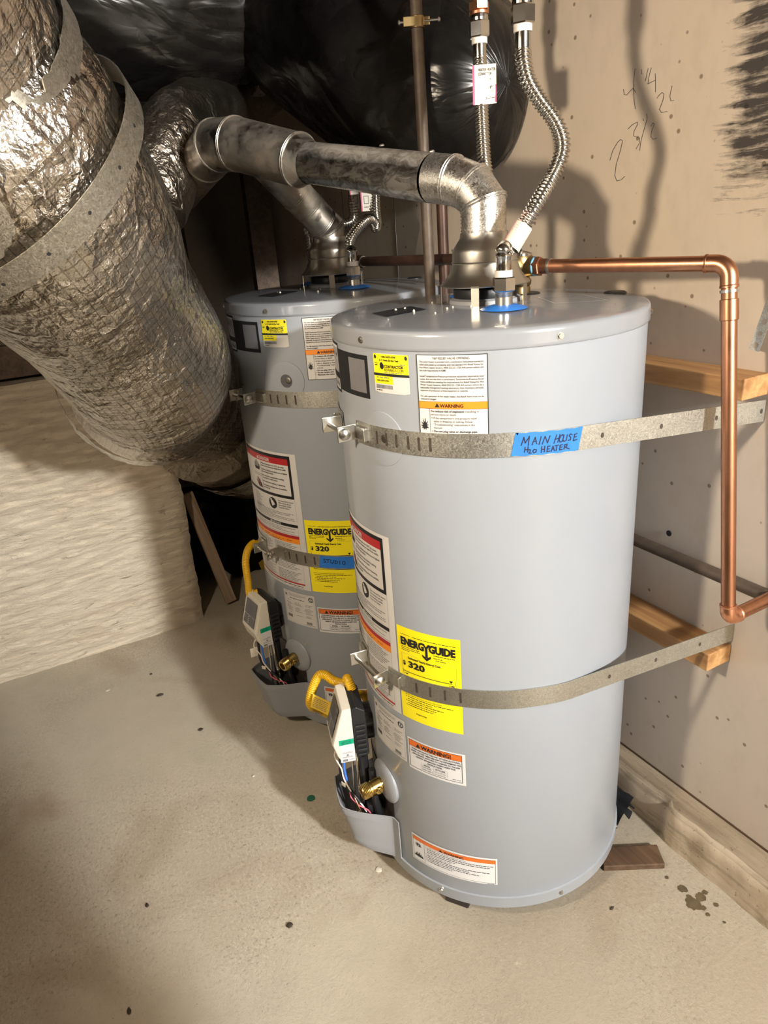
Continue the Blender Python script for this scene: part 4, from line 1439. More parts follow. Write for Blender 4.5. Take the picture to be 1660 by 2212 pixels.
# ================================================================== EARTHQUAKE STRAPS
def make_strap(c, z0, zs, brA, brB, label, slots, holes, anchorR, anchorL, hgt=0.036):
    """z0 height at the bracket, zs extra drop per degree beyond; brA/brB: bracket angles"""
    S = empty('tank_strap', (c[0], c[1], 0))
    tag(S, label, 'strap', 'metal tank straps')
    r = RB + 0.0022

    def tangent(A, side):
        A = Vector((A[0] - c[0], A[1] - c[1]))
        D = A.length
        base = atan2(A.y, A.x)
        return base + side * math.acos(r / D)

    def ribbon(path, name):
        vs, fs = [], []
        for k, (p, z) in enumerate(path):
            a, b = path[max(k - 1, 0)][0], path[min(k + 1, len(path) - 1)][0]
            t = (b - a).normalized()
            nn = Vector((-t.y, t.x))
            for s, zz in ((0.0008, -hgt / 2), (0.0008, hgt / 2), (-0.0008, hgt / 2), (-0.0008, -hgt / 2)):
                vs.append((p.x + nn.x * s, p.y + nn.y * s, z + zz))
        for k in range(len(path) - 1):
            for j in range(4): fs.append([4 * k + j, 4 * k + (j + 1) % 4, 4 * k + 4 + (j + 1) % 4, 4 * k + 4 + j])
        fs += [[0, 1, 2, 3], [4 * len(path) - 4 + j for j in range(4)]]
        return MB().add(vs, fs).build(name, M['galvstrap'], S)

    zf = lambda th: z0 + zs(th)
    # front half: from bracket B round the viewer's side to the wall
    tR = math.degrees(tangent(anchorR, -1))
    a0, a1 = brB, tR
    while a1 < a0: a1 += 360
    N = 70
    path = []
    for k in range(N + 1):
        th = a0 + (a1 - a0) * k / N
        path.append((Vector((r * cos(radians(th)), r * sin(radians(th)))), zf(th)))
    A = Vector((anchorR[0] - c[0], anchorR[1] - c[1]))
    zl = path[-1][1]
    for k in range(1, 9):
        path.append((path[N][0].lerp(A, k / 8), zl + (anchorR[2] - zl) * k / 8))
    front = ribbon(path, 'strap_band')
    # back half: from bracket A round the far side to the wall
    tL = math.degrees(tangent(anchorL, 1))
    a0, a1 = brA, tL
    while a1 > a0: a1 -= 360
    path2 = []
    for k in range(41):
        th = a0 + (a1 - a0) * k / 40
        path2.append((Vector((r * cos(radians(th)), r * sin(radians(th)))), z0))
    A2 = Vector((anchorL[0] - c[0], anchorL[1] - c[1]))
    for k in range(1, 5): path2.append((path2[40][0].lerp(A2, k / 4), z0 + (anchorL[2] - z0) * k / 4))
    ribbon(path2, 'strap_band')
    # punched slots on the curved part and round holes on the run to the wall
    for th in slots:
        er, et = pol(th, 1, 0), pol(th + 90, 1, 0)
        z = zf(th)
        mb = MB()
        pts = []
        for k in range(12):
            a = 2 * pi * k / 12
            u = 0.0021 * cos(a)
            v = (0.0085 if sin(a) > 0 else -0.0085) + 0.0021 * sin(a)
            pts.append(er * (r + 0.0011) + et * u + Vector((0, 0, z + v)))
        mb.add(pts, [list(range(12))])
        mb.build('slot', M['leaf'], front)
    for f in holes:
        i = N + f * 8
        k = min(int(i), len(path) - 2)
        p = path[k][0].lerp(path[k + 1][0], i - k)
        z = path[k][1] + (path[k + 1][1] - path[k][1]) * (i - k)
        t = (path[k + 1][0] - path[k][0]).normalized()
        nn = Vector((t.y, -t.x))
        if nn.dot(Vector((-0.6, -0.8))) < 0: nn = -nn
        mb = MB()
        mb.add([Vector((p.x + nn.x * 0.0011 + t.x * 0.0028 * cos(a), p.y + nn.y * 0.0011 + t.y * 0.0028 * cos(a), z + 0.0042 * sin(a))) for a in [2 * pi * q / 12 for q in range(12)]], [list(range(12))])
        mb.build('hole', M['leaf'], front)
    # two brackets and the tension bolt
    for i, th in enumerate((brA, brB)):
        er, et = pol(th, 1, 0), pol(th + 90, 1, 0)
        s = 1 if i else -1
        R3 = Matrix((er, et, Vector((0, 0, 1)))).transposed()
        b = MB()
        b.box(pol(th, r + 0.019, zf(th)), (0.034, 0.0028, 0.026), R3, 0.0010)
        b.box(pol(th, r + 0.0022, zf(th)) + et * s * 0.016, (0.0028, 0.034, 0.022), Matrix((pol(th + s * 3.4, 1, 0), pol(th + s * 3.4 + 90, 1, 0), Vector((0, 0, 1)))).transposed(), 0.0010)
        b.box(pol(th + s * 7.0, r + 0.005, zf(th)), (0.009, 0.0026, 0.020), Matrix((pol(th + s * 7, 1, 0), pol(th + s * 7 + 90, 1, 0), Vector((0, 0, 1)))).transposed(), 0.0010)
        b.build('bracket', M['zinc'], S)
    pa, pb = pol(brA, r + 0.024, zf(brA)), pol(brB, r + 0.024, zf(brB))
    d = (pb - pa).normalized()
    mb = MB()
    mb.tube([pa - d * 0.014, pb + d * 0.002], 0.0040, 14)
    hexprism(mb, pa - d * 0.008, 0.0075, 0.006, d)
    mb.lathe([(0.0100, 0.0), (0.0100, 0.002), (0.0088, 0.0055), (0.005, 0.0080), (0.0004, 0.0088)], pb + d * 0.0015, d, 20, False)
    mb.build('tension_bolt', M['zinc'], S, True)
    return S, zf, r


def piece(th, a, b, za, zb):
    return za + (zb - za) * min(1, max(0, (th - a) / (b - a)))


def nm(th):            # angle folded to -180..180, front side counted continuously
    while th > 180: th -= 360
    return th


strapU1, zU1, rS = make_strap(C1, 0.966, lambda th: piece(nm(th) if nm(th) < 100 else -180, -120, -48, 0, -0.012), 167.5, 181.5,
                              'upper strap around the nearer heater bearing blue main house tape', [187, 193.5, 198, 202.3, 207, 211, 215],
                              [0.12, 0.42, 0.72, 0.98], (XW - 0.003, -0.305, 0.945), (XW - 0.003, 0.29, 0.966))
strapL1, zL1, _ = make_strap(C1, 0.520, lambda th: piece(nm(th) if nm(th) < 100 else -180, -165, -135, 0, 0.004) - piece(nm(th) if nm(th) < 100 else -180, -110, -50, 0, 0.012), 172.5, 189.5,
                             'lower strap across the energy sticker of the nearer heater', [195, 204, 210, 216, 222],
                             [0.22, 0.5, 0.78], (XW - 0.003, -0.300, 0.523), (XW - 0.003, 0.29, 0.520))
strapU2, zU2, _ = make_strap(C2, 0.9235, lambda th: 0.0, 183, 196, 'upper strap around the farther heater', [202, 206.5, 211, 216, 221],
                             [], (XW - 0.003, C2[1] - 0.30, 0.923), (XW - 0.003, C2[1] + 0.29, 0.923))
strapL2, zL2, _ = make_strap(C2, 0.535, lambda th: -piece(nm(th) if nm(th) < 100 else -180, -165, -110, 0, 0.008), 184, 196,
                             'lower strap around the farther heater bearing blue studio tape', [201, 205, 210, 215.5, 221],
                             [], (XW - 0.003, C2[1] - 0.30, 0.527), (XW - 0.003, C2[1] + 0.29, 0.535))


# blue tape with handwriting
def tape(parent, th0, th1, zf, h, lines, name_label, R, dz=0.0, skew=0.0):
    w = radians(th1 - th0) * R

    def pl(u, v, off):
        t = radians(th0) + u / R
        return Vector(((R + off) * cos(t), (R + off) * sin(t), zf(math.degrees(t)) + h / 2 - v + dz))
    vs, fs = [], []
    N = 16
    for i in range(N + 1):
        u = w * i / N
        for v in (0.0, h):
            uu = u
            if i == 0: uu = (skew if v == 0 else 0.0)
            if i == N: uu = w - (0.0 if v == 0 else skew * 0.7)
            vs.append(pl(uu, v - 0.0006 * sin(i * 1.7), 0.0013))
    for i in range(N): fs.append([2 * i, 2 * i + 1, 2 * i + 3, 2 * i + 2])
    o = MB().add(vs, fs).build('masking_tape', M['tape'], parent, True)
    o['label'] = name_label
    mb = MB()
    strokes(mb, pl, lines, 0.00075, 0.0017)
    mb.build('handwriting', M['tapeink'], o)
    return o


# letters drawn in the zoomed-photo frame: x 530..1455, y 225..585 over the tape
def tz(pts):
    out = []
    for x, y in pts:
        u = (x - 530) / (1455 - 530) * 0.1085
        top = 330 - (x - 620) * 0.125
        v = (y - top) / 262 * 0.0335
        out.append((u, v))
    return out


main_lines = [tz(l) for l in [
    [(655, 472), (690, 372), (705, 440), (758, 355), (742, 465)], [(790, 455), (830, 362), (848, 440)], [(800, 420), (848, 405)],
    [(905, 350), (878, 445)], [(918, 440), (955, 345), (985, 422), (1018, 335)],
    [(1070, 425), (1105, 322)], [(1120, 410), (1150, 315)], [(1080, 378), (1135, 362)],
    [(1165, 330), (1140, 375), (1150, 408), (1180, 400), (1200, 350), (1190, 318), (1165, 330)],
    [(1205, 320), (1190, 375), (1205, 400), (1235, 385), (1250, 318)],
    [(1320, 318), (1295, 308), (1275, 330), (1300, 350), (1295, 378), (1262, 385)],
    [(1355, 310), (1335, 390)], [(1350, 318), (1392, 300)], [(1345, 350), (1380, 338)], [(1335, 390), (1390, 372)],
    [(705, 485), (695, 548)], [(742, 478), (735, 542)], [(700, 520), (742, 510)],
    [(752, 515), (770, 512), (765, 535), (750, 556), (782, 550)], [(815, 505), (800, 530), (815, 548), (840, 535), (845, 508), (815, 505)],
    [(915, 465), (905, 540)], [(952, 460), (945, 530)], [(908, 505), (950, 495)],
    [(990, 460), (980, 525)], [(985, 465), (1020, 455)], [(982, 495), (1012, 488)], [(980, 525), (1018, 515)],
    [(1035, 520), (1060, 455), (1078, 510)], [(1042, 495), (1075, 488)], [(1085, 452), (1135, 440)], [(1112, 447), (1100, 510)],
    [(1155, 440), (1148, 500)], [(1152, 445), (1185, 435)], [(1150, 470), (1182, 462)], [(1148, 500), (1188, 490)],
    [(1215, 435), (1208, 490)], [(1212, 440), (1250, 428), (1245, 455), (1215, 465), (1285, 485)]]]
tape(strapU1, -119.4, -95.2, lambda th: zU1(th), 0.0345, main_lines, 'blue masking tape hand-lettered MAIN HOUSE H2O HEATER', rS, 0.0002, 0.011)


def ts(pts):
    return [((x - 1030) / (1460 - 1030) * 0.062, (y - 1425) / 160 * 0.030) for x, y in pts]


tape(strapL2, -136.5, -112.0, lambda th: zL2(th), 0.0305, [ts(l) for l in [
    [(1150, 1472), (1125, 1462), (1115, 1480), (1145, 1495), (1140, 1510), (1110, 1512)], [(1165, 1468), (1220, 1465)], [(1192, 1467), (1185, 1512)],
    [(1240, 1468), (1232, 1505), (1255, 1520), (1280, 1505), (1290, 1470)], [(1312, 1475), (1302, 1525)], [(1305, 1478), (1350, 1490), (1340, 1515), (1302, 1525)],
    [(1390, 1478), (1380, 1530)], [(1450, 1485), (1430, 1495), (1428, 1525), (1455, 1535), (1475, 1515), (1468, 1490), (1450, 1485)]]],
     'blue masking tape hand-lettered STUDIO', rS, 0.0, 0.004)


# ================================================================== VENT PIPES
def seg_pipe(parent, pts, rads, mat, name='pipe_section', n=36, bead=True):
    pts = [Vector(p) for p in pts]
    m = len(pts)
    planes = []
    for i in range(m):
        if i == 0: d = (pts[1] - pts[0]).normalized()
        elif i == m - 1: d = (pts[-1] - pts[-2]).normalized()
        else: d = ((pts[i] - pts[i - 1]).normalized() + (pts[i + 1] - pts[i]).normalized()).normalized()
        planes.append(d)
    for i in range(m - 1):
        ax = (pts[i + 1] - pts[i]).normalized()
        a = ax.orthogonal().normalized()
        b = ax.cross(a)
        vs = []
        for e, (p, pl, r) in enumerate(((pts[i], planes[i], rads[i]), (pts[i + 1], planes[i + 1], rads[i + 1]))):
            for k in range(n):
                t = 2 * pi * k / n
                q = p + (a * cos(t) + b * sin(t)) * r
                q = q + ax * ((p - q).dot(pl) / ax.dot(pl))
                vs.append(q)
        fs = [[k, (k + 1) % n, n + (k + 1) % n, n + k] for k in range(n)]
        MB().add(vs, fs).build(name, mat, parent, True)
        if bead and i:
            ring = vs[:n]
            for off in (-0.0022, 0.0022):
                MB().tube([q + planes[i] * off for q in ring] + [ring[0] + planes[i] * off], 0.0016, 6, False).build('seam_bead', mat, parent, True)


def make_hood(parent, c, turn):
    z = 0.0
    hood = MB().lathe([(0.0735, 1.1655), (0.0740, 1.1670), (0.066, 1.1740), (0.0585, 1.1850), (0.0545, 1.1960), (0.0530, 1.2000), (0.0545, 1.2015), (0.0530, 1.2035),
                       (0.0522, 1.2180), (0.0500, 1.2230), (0.0430, 1.2330), (0.0395, 1.2380), (0.0385, 1.2460)], (c[0], c[1], 0.0), None, 56).build('draft_hood', M['hoodsteel'], parent, True, sharp=60)
    for a in (143, 221, 295, 50):
        d = Vector((cos(radians(a + turn)), sin(radians(a + turn)), 0))
        R3 = Matrix((d, Vector((-d.y, d.x, 0)), Vector((0, 0, 1)))).transposed()
        zb = dome(0.072, 0)
        MB().box(Vector((c[0], c[1], 0)) + d * 0.0725 + Vector((0, 0, (zb + 1.168) / 2)), (0.0012, 0.0125, 1.168 - zb), R3).build('hood_leg', M['hoodsteel'], hood)
    return hood


V1 = empty('vent_pipe', (0, 0, ZT))
tag(V1, 'galvanized vent pipe rising from the nearer heater and running back to the wye', 'vent pipe', 'vent pipes')
inv = Vector((0, 0, -ZT))
ofs = lambda P: [Vector(p) + inv for p in P]
# children are built in the empty's own frame
h_ = make_hood(V1, (0, 0), 0)
h_.location = inv
RP = 0.0372
run = [(0, 0, 1.222), (0.000, 0.0, 1.288), (-0.006, 0.022, 1.313), (-0.020, 0.055, 1.327), (-0.034, 0.092, 1.333), (-0.113, 0.421, 1.389)]
rr_ = [RP * 0.97, RP * 0.97, RP, RP * 1.02, RP * 1.04, RP]
seg_pipe(V1, ofs(run[:5]), rr_[:5], M['spangle'])
seg_pipe(V1, ofs(run[4:]), rr_[4:], M['galvrun'])
wye = [(-0.110, 0.410, 1.387), (-0.120, 0.440, 1.395), (-0.190, 0.598, 1.442), (-0.212, 0.655, 1.446), (-0.214, 0.745, 1.430), (-0.214, 1.00, 1.38)]
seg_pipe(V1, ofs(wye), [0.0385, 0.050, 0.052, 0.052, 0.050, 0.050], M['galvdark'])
for p, d in (((-0.0665, 0.2, 1.393), (0, 0, 1)), ((-0.034, 0.092, 1.372), (0, 0, 1)), ((-0.150, 0.50, 1.382), (-.3, -.6, -.6))):
    MB().lathe([(0.0045, 0), (0.0045, 0.002), (0.003, 0.0035), (0.0005, 0.004)], Vector(p) + inv, d, 10).build('pipe_screw', M['zinc'], V1)

V2 = empty('vent_pipe', (C2[0], C2[1], ZT))
tag(V2, 'dusty vent pipe slanting up from the farther heater into the wye', 'vent pipe', 'vent pipes')
inv2 = Vector((-C2[0], -C2[1], -ZT))
h_ = make_hood(V2, C2, 21.6)
h_.location = inv2
run2 = [(0.014, 0.62, 1.222), (0.014, 0.62, 1.266), at(696, 481, 1.655), at(668, 449, 1.63), at(640, 420, 1.60), at(574, 352, 1.53)]
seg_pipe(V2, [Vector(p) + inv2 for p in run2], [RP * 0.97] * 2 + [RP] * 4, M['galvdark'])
for t in (0.25, 0.5, 0.8):
    p = Vector(run2[3]).lerp(Vector(run2[5]), t) + Vector((-0.012, -0.035, 0.004))
    MB().lathe([(0.0035, 0), (0.0035, 0.003), (0.0005, 0.004)], p + inv2, (-.3, -.95, .1), 10).build('pipe_screw', M['zinc'], V2)


# ================================================================== FLEXIBLE CONNECTORS
def flex(mb, path, r=0.0108, pitch=0.0062, amp=0.0015):
    P = spline(path, 0.00105)
    mb.tube(P, lambda i, s: r + amp * cos(2 * pi * s / pitch), 18, False)
    return P


def connector(base, path, top, label, tagspec=None, wall=False):
    """base: top of nipple; path: centre line; top: bottom of upper copper fitting"""
    o = empty('water_connector', base)
    tag(o, label, 'water connector', 'corrugated water connectors')
    b = Vector(base)
    L = lambda p: Vector(p) - b
    z = Vector((0, 0, 1))
    mb = MB()
    hexprism(mb, (0, 0, -0.008), 0.0178, 0.021, z, 0.3)
    mb.build('hex_nut', M['chrome'], o)
    MB().lathe([(0.0132, 0.013), (0.0132, 0.0225), (0.009, 0.0225)], (0, 0, 0), None, 24).build('nylon_ring', M['nylon'], o, True)
    mb = MB()
    mb.lathe([(0.0112, 0.0225), (0.0112, 0.040), (0.0125, 0.042), (0.0125, 0.045), (0.0108, 0.047)], (0, 0, 0), None, 28)
    mb.build('ferrule', M['chrome'], o, True)
    mb = MB()
    pts = [Vector((0, 0, 0.045))] + [L(p) for p in path]
    P = flex(mb, pts)
    mb.build('corrugated_hose', M['flexsteel'], o, True, sharp=180)
    t = L(top)
    if top:
        d = Vector((0, 0, 1))
        MB().lathe([(0.0108, -0.002), (0.0112, 0.0), (0.0112, 0.020)], t, d, 28).build('ferrule', M['chrome'], o, True)
        MB().lathe([(0.0132, 0.019), (0.0132, 0.028)], t, d, 24, True).build('nylon_ring', M['nylon'], o, True)
        mb = MB()
        hexprism(mb, t + d * 0.028, 0.0178, 0.024, d, 0.3)
        mb.lathe([(0.015, 0.0), (0.0155, 0.004), (0.015, 0.008)], t + d * 0.052, d, 24, True)
        mb.build('hex_nut', M['chrome'], o)
    return o, P


def riser(base, label, up=0.7):
    o = empty('copper_riser', base)
    tag(o, label, 'copper pipe', 'copper risers above the connectors')
    mb = MB()
    mb.lathe([(0.0130, 0.0), (0.0165, 0.001), (0.0165, 0.005), (0.0135, 0.007)], (0, 0, 0), None, 24, True)
    hexprism(mb, (0, 0, 0.007), 0.0175, 0.012)
    mb.lathe([(0.0135, 0.019), (0.0135, 0.050), (0.0142, 0.051), (0.0142, 0.055)], (0, 0, 0), None, 24, True)
    mb.build('male_adapter', M['copperbright'], o, True)
    MB().lathe([(0.0112, 0.050), (0.0112, up)], (0, 0, 0), None, 24, True).build('pipe', M['copper'], o, True)
    return o


n1 = Vector((-0.041, -0.103, dome(-0.041, -0.103) + 0.034))
t1 = at(1130, 103, 1.035)
dn = (n1 - CAM).dot(C_F)
con1, P1 = connector(n1, [n1 + Vector((0.001, 0, 0.053)), at(1098, 541, dn - 0.003), at(1109, 522, dn - 0.008), at(1131, 488, dn - 0.014), at(1160, 440, dn - 0.022), at(1192, 384, 1.075), at(1211, 342, 1.065), at(1216, 306, 1.058),
                          at(1200, 262, 1.052), at(1165, 214, 1.046), at(1141, 172, 1.04), at(1132, 132, 1.036), t1 - Vector((0, 0, 0.002))], t1,
                     'bright corrugated hose kinked outward in front of the vent elbow')
# paper sleeve round the lower hose
def sleeve(parent, base, p0, p1, r, mat, name='paper_sleeve', flag=0.0):
    p0, p1 = Vector(p0) - base, Vector(p1) - base
    d = (p1 - p0).normalized()
    o = MB().lathe([(r, 0), (r, (p1 - p0).length)], p0, d, 28).build(name, mat, parent, True)
    return o, p0, d, (p1 - p0).length


sl, sp0, sd_, sln = sleeve(con1, n1, at(1103, 536, dn - 0.008), at(1132, 487, dn - 0.014), 0.0142, M['paper'])
sl['label'] = 'cream paper sleeve with faint pink print'
cf = (CAM - at(1115, 515, 1.1)).normalized()
sx_ = sd_.cross(cf).normalized()
mb = MB()
def slp(a, s, off=0.0002):           # a: angle from the viewer-facing line, s: along
    n_ = (cf - sd_ * cf.dot(sd_)).normalized()
    return sp0 + sd_ * s + (n_ * cos(a) + sx_ * sin(a)) * (0.0142 + off)
for j, (a0, a1, s0, s1) in enumerate([(-0.95, -0.45, .022, .058), (-0.30, 0.20, .022, .056)]):
    for k in range(9):
        s = s0 + (s1 - s0) * k / 9
        mb.add([slp(a0 + 0.1 * (k % 3), s), slp(a1, s), slp(a1, s + 0.0016), slp(a0 + 0.1 * (k % 3), s + 0.0016)], [[0, 1, 2, 3]])
mb.build('sleeve_print', M['palepink'], sl)
mb = MB()
mb.add([slp(-1.45, 0.0), slp(-1.2, 0.0), slp(-1.2, sln), slp(-1.45, sln)], [[0, 1, 2, 3]])
mb.build('sleeve_stripe', M['pinkprint'], sl)
riser(t1 + Vector((0, 0, 0.060)), 'copper riser above the kinked front connector')

n2 = Vector((0.041, 0.103, dome(0.041, 0.103) + 0.034))
t2 = at(1037, 124, 1.22)
con2, P2 = connector(n2, [n2 + Vector((0, 0, 0.09)), n2 + Vector((0.004, 0.002, 0.13)), at(1050, 395, 1.235), at(1046, 340, 1.23), at(1042, 270, 1.225), at(1039, 200, 1.22), t2 - Vector((0, 0, 0.002))], t2,
                     'corrugated hose hanging straight down behind the vent elbow')
riser(t2 + Vector((0, 0, 0.060)), 'copper riser above the straight rear connector')
# paper flag wrapped on that hose
fp = [Vector(at(1018, 147, 1.205)), Vector(at(1071, 143, 1.20)), Vector(at(1074, 214, 1.20)), Vector(at(1020, 217, 1.205))]
fo = at(1020, 145, 1.203)
fx = (at(1071, 143, 1.20) - fo)
fx.z = 0
fw = fx.length
fx.normalize()
fn = Vector((fx.y, -fx.x, 0))
if fn.dot(CAM - fo) < 0: fn = -fn
fo = fo + fn * 0.014
FL = Label(lambda u, v, off: fo - n2 + fx * u - Vector((0, 0, v)) + fn * (off + 0.0016 * sin(u / fw * 5.5 + v * 30)), fw, 0.058, M['paper'], 'paper_flag')
FL.rect(0, 0, 0.003, 0.058, M['pinkprint'])
FL.rect(fw - 0.0025, 0.030, fw, 0.056, M['pinkprint'])
FL.text('WATER HEATER', 0.0095, 0.0095, 0.0056, M['ink'], 0.0285, bold=0.02)
FL.text('CONNECTOR', 0.0095, 0.0155, 0.0056, M['ink'], 0.0225, bold=0.02)
FL.text('3/4"', 0.0225, 0.0245, 0.0050, M['ink'], 0.0075, bold=0.02)
FL.text('18"', 0.0255, 0.0355, 0.0056, M['ink'], 0.0068, bold=0.03)
FL.text('LENGTH', 0.0240, 0.0400, 0.0032, M['greyink'], 0.010)
FL.text('3/4"', 0.0215, 0.0510, 0.0050, M['ink'], 0.0080, bold=0.02)
FL.dashes(0.0310, 0.0370, 0.0240, 0.0014, M['greyink'], 5)
FL.dashes(0.0310, 0.0370, 0.0500, 0.0014, M['greyink'], 6)
FL.build(con2, 'cream paper flag printed for an 18 inch water heater connector')

# connectors of the farther heater
rt2 = lambda x, y: (C2[0] + x * cos(radians(21.6)) - y * sin(radians(21.6)), C2[1] + x * sin(radians(21.6)) + y * cos(radians(21.6)))
x, y = rt2(-0.041, -0.103)
n3 = Vector((x, y, ZT + 0.008 + 0.034))
d3 = (n3 - CAM).dot(C_F)
t3 = at(810, 395, d3 + 0.11)
con3, P3 = connector(n3, [at(757, 540, d3), at(756, 522, d3 + 0.005), at(770, 498, d3 + 0.012), at(788, 478, d3 + 0.025), at(799, 473, d3 + 0.045), at(809, 480, d3 + 0.075), at(812, 492, d3 + 0.095), at(814, 478, d3 + 0.112),
                          at(812, 450, d3 + 0.112), at(811, 415, d3 + 0.11), t3 - Vector((0, 0, 0.002))], t3,
                     'looped corrugated hose in front of the farther vent pipe')
riser(t3 + Vector((0, 0, 0.060)), 'copper riser above the looped connector')
x, y = rt2(0.041, 0.103)
n4 = Vector((x, y, ZT + 0.008 + 0.034))
d4 = (n4 - CAM).dot(C_F)
t4 = at(763, 392, d4 - 0.02)
con4, P4 = connector(n4, [n4 + Vector((0.0, 0.0, 0.075)), n4 + Vector((0.004, -0.004, 0.10)), at(757, 480, d4 - 0.01), at(762, 440, d4 - 0.015), t4 - Vector((0, 0, 0.002))], t4, 'dim corrugated hose behind the looped one')
riser(t4 + Vector((0, 0, 0.060)), 'copper riser above the dim rear connector')
for con, n_, px, py, d, w_, h_2 in ((con3, n3, 778, 408, d3 + 0.10, 0.040, 0.050), (con4, n4, 755, 408, d4 - 0.035, 0.022, 0.046)):
    o0 = at(px, py, d)
    ex = Vector((C_R.x, C_R.y, 0)).normalized()
    L_ = Label(flatplace(o0 - n_, ex, (0, 0, -1), Vector((ex.y, -ex.x, 0))), w_, h_2, M['paper'], 'paper_flag')
    L_.rect(0, 0, 0.003, h_2, M['pinkprint'])
    L_.rect(0.007, 0.016, 0.019, 0.034, M['greyink'])
    L_.rect(0.0085, 0.0175, 0.0175, 0.0325, M['paper'], 1)
    L_.rect(0.007, 0.040, 0.018, 0.042, M['greyink'])
    L_.build(con, 'cream paper flag with a pink edge')


# ================================================================== COPPER AND OTHER PIPES
def fillet_path(pts, rad, step=7):
    pts = [Vector(p) for p in pts]
    out = [pts[0]]
    for i in range(1, len(pts) - 1):
        a, b, c = pts[i - 1], pts[i], pts[i + 1]
        u, v = (a - b).normalized(), (c - b).normalized()
        ang = u.angle(v)
        d = rad / math.tan(ang / 2)
        p0, p1 = b + u * d, b + v * d
        ctr = b + (u + v).normalized() * (rad / sin(ang / 2))
        for k in range(step + 1):
            f = k / step
            q = p0.lerp(p1, f) - ctr
            out.append(ctr + q.normalized() * rad)
    out.append(pts[-1])
    return out


def elbow(o, b, p, q, r, mat, rad=0.020, leg=0.030, base=Vector((0, 0, 0))):
    p, b, q = Vector(p), Vector(b), Vector(q)
    u, v = (p - b).normalized(), (q - b).normalized()
    path = fillet_path([b + u * leg, b, b + v * leg], rad)
    e = MB().tube([x - base for x in path], r, 24)
    for c, d in ((b + u * leg, u), (b + v * leg, v)):
        e.lathe([(r, -0.004), (r + 0.0007, -0.003), (r + 0.0007, 0.0), (r - 0.001, 0.0005)], c - base, d, 24)
    return e.build('elbow', mat, o, True)


TPz = dome(0.103, 0.036) + 0.046
tp0 = Vector((0.103, 0.036, TPz))
tpE = Vector((0.222, -0.292, 1.182))
tpB = Vector((0.202, -0.374, 0.634))
tpW = Vector((XW + 0.01, -0.374, 0.636))
dtp = (tpE - tp0).normalized()
o = empty('relief_pipe', tp0)
tag(o, 'bright copper discharge pipe bent down beside the nearer heater and into the wall', 'copper pipe')
B_ = tp0
lc = lambda p: Vector(p) - B_
mb = MB()
hexprism(mb, dtp * 0.030, 0.0165, 0.012, dtp)
mb.lathe([(0.0125, 0.040), (0.0125, 0.058)], (0, 0, 0), dtp, 24, True)
mb.build('male_adapter', M['copper'], o, True)
MB().lathe([(0.0150, 0.026), (0.0162, 0.0275), (0.0162, 0.031), (0.0150, 0.0325)], (0, 0, 0), dtp, 24, True).build('thread_sealant', M['sealant'], o, True)['label'] = 'ring of pale blue thread sealant'
MB().lathe([(0.0128, 0.056), (0.0130, 0.058), (0.0128, 0.061)], (0, 0, 0), dtp, 24, True).build('solder_ring', M['zinc'], o, True)
MB().tube([lc(tp0 + dtp * 0.05), lc(tpE - dtp * 0.02)], 0.0112, 24).build('pipe', M['copper'], o, True)
elbow(o, tpE, tp0, tpB, 0.0128, M['copper'], 0.022, 0.034, B_)
dd = (tpB - tpE).normalized()
MB().tube([lc(tpE + dd * 0.02), lc(tpB - dd * 0.015)], 0.0112, 24).build('pipe', M['copper'], o, True)
MB().lathe([(0.0120, 0.0), (0.0132, 0.001), (0.0132, 0.030), (0.0120, 0.031)], lc(tpE + dd * 0.050), dd, 24, True).build('coupling', M['copper'], o, True)
MB().tube([lc(tpE + dd * 0.037), lc(tpE + dd * 0.041)], 0.0131, 20).build('solder_ring', M['zinc'], o, True)
elbow(o, tpB, tpE, tpW, 0.0128, M['copperbright'], 0.014, 0.024, B_)
dw = (tpW - tpB).normalized()
MB().tube([lc(tpB + dw * 0.02), lc(tpW)], 0.0112, 24).build('pipe', M['copper'], o, True)

# discharge pipe of the farther heater
x, y = rt2(0.103, 0.036)
q0 = Vector((x, y, dome(0.103, 0.036) + 0.046))
q1 = Vector((0.158, 0.262, q0.z + 0.006))
dq = (q1 - q0).normalized()
o = empty('relief_pipe', q0)
tag(o, 'tarnished horizontal copper pipe leaving the farther heater relief valve', 'copper pipe')
MB().tube([dq * 0.02, q1 - q0], 0.0112, 20).build('pipe', M['copperold'], o, True)
MB().lathe([(0.0135, 0.026), (0.0150, 0.030), (0.0150, 0.050), (0.0128, 0.054)], (0, 0, 0), dq, 20, True).build('male_adapter', M['copperold'], o, True)
MB().lathe([(0.0130, 0.058), (0.0130, 0.061)], (0, 0, 0), dq, 20, True).build('solder_ring', M['zinc'], o, True)

# upright pipes between the heaters
bp = Vector((0.100, 0.328, 0.0))
o = empty('steel_conduit', bp)
tag(o, 'brown upright pipe with a clamp between the two heaters', 'pipe')
MB().tube([(0, 0, 0.0), (-0.002, -0.004, 1.2), (-0.010, -0.006, 2.16)], 0.0112, 20).build('pipe', M['brownpipe'], o, True)
cz = at(915, 78, 1.44).z
mb = MB()
mb.lathe([(0.0118, -0.010), (0.0135, -0.009), (0.0135, 0.009), (0.0118, 0.010)], (-0.005, -0.005, cz), None, 20)
e1 = Vector((C_R.x, C_R.y, 0)).normalized()
e2 = Vector((e1.y, -e1.x, 0))
mb.box(Vector((-0.004, -0.005, cz)) - e1 * 0.014 + e2 * 0.010, (0.026, 0.008, 0.016), Matrix.Rotation(atan2(e1.y, e1.x), 3, 'Z'), 0.001)
mb.box(Vector((-0.004, -0.005, cz)) + e1 * 0.016 + e2 * 0.006, (0.012, 0.008, 0.014), Matrix.Rotation(atan2(e1.y, e1.x), 3, 'Z'), 0.001)
cl = mb.build('ground_clamp', M['bronze'], o)
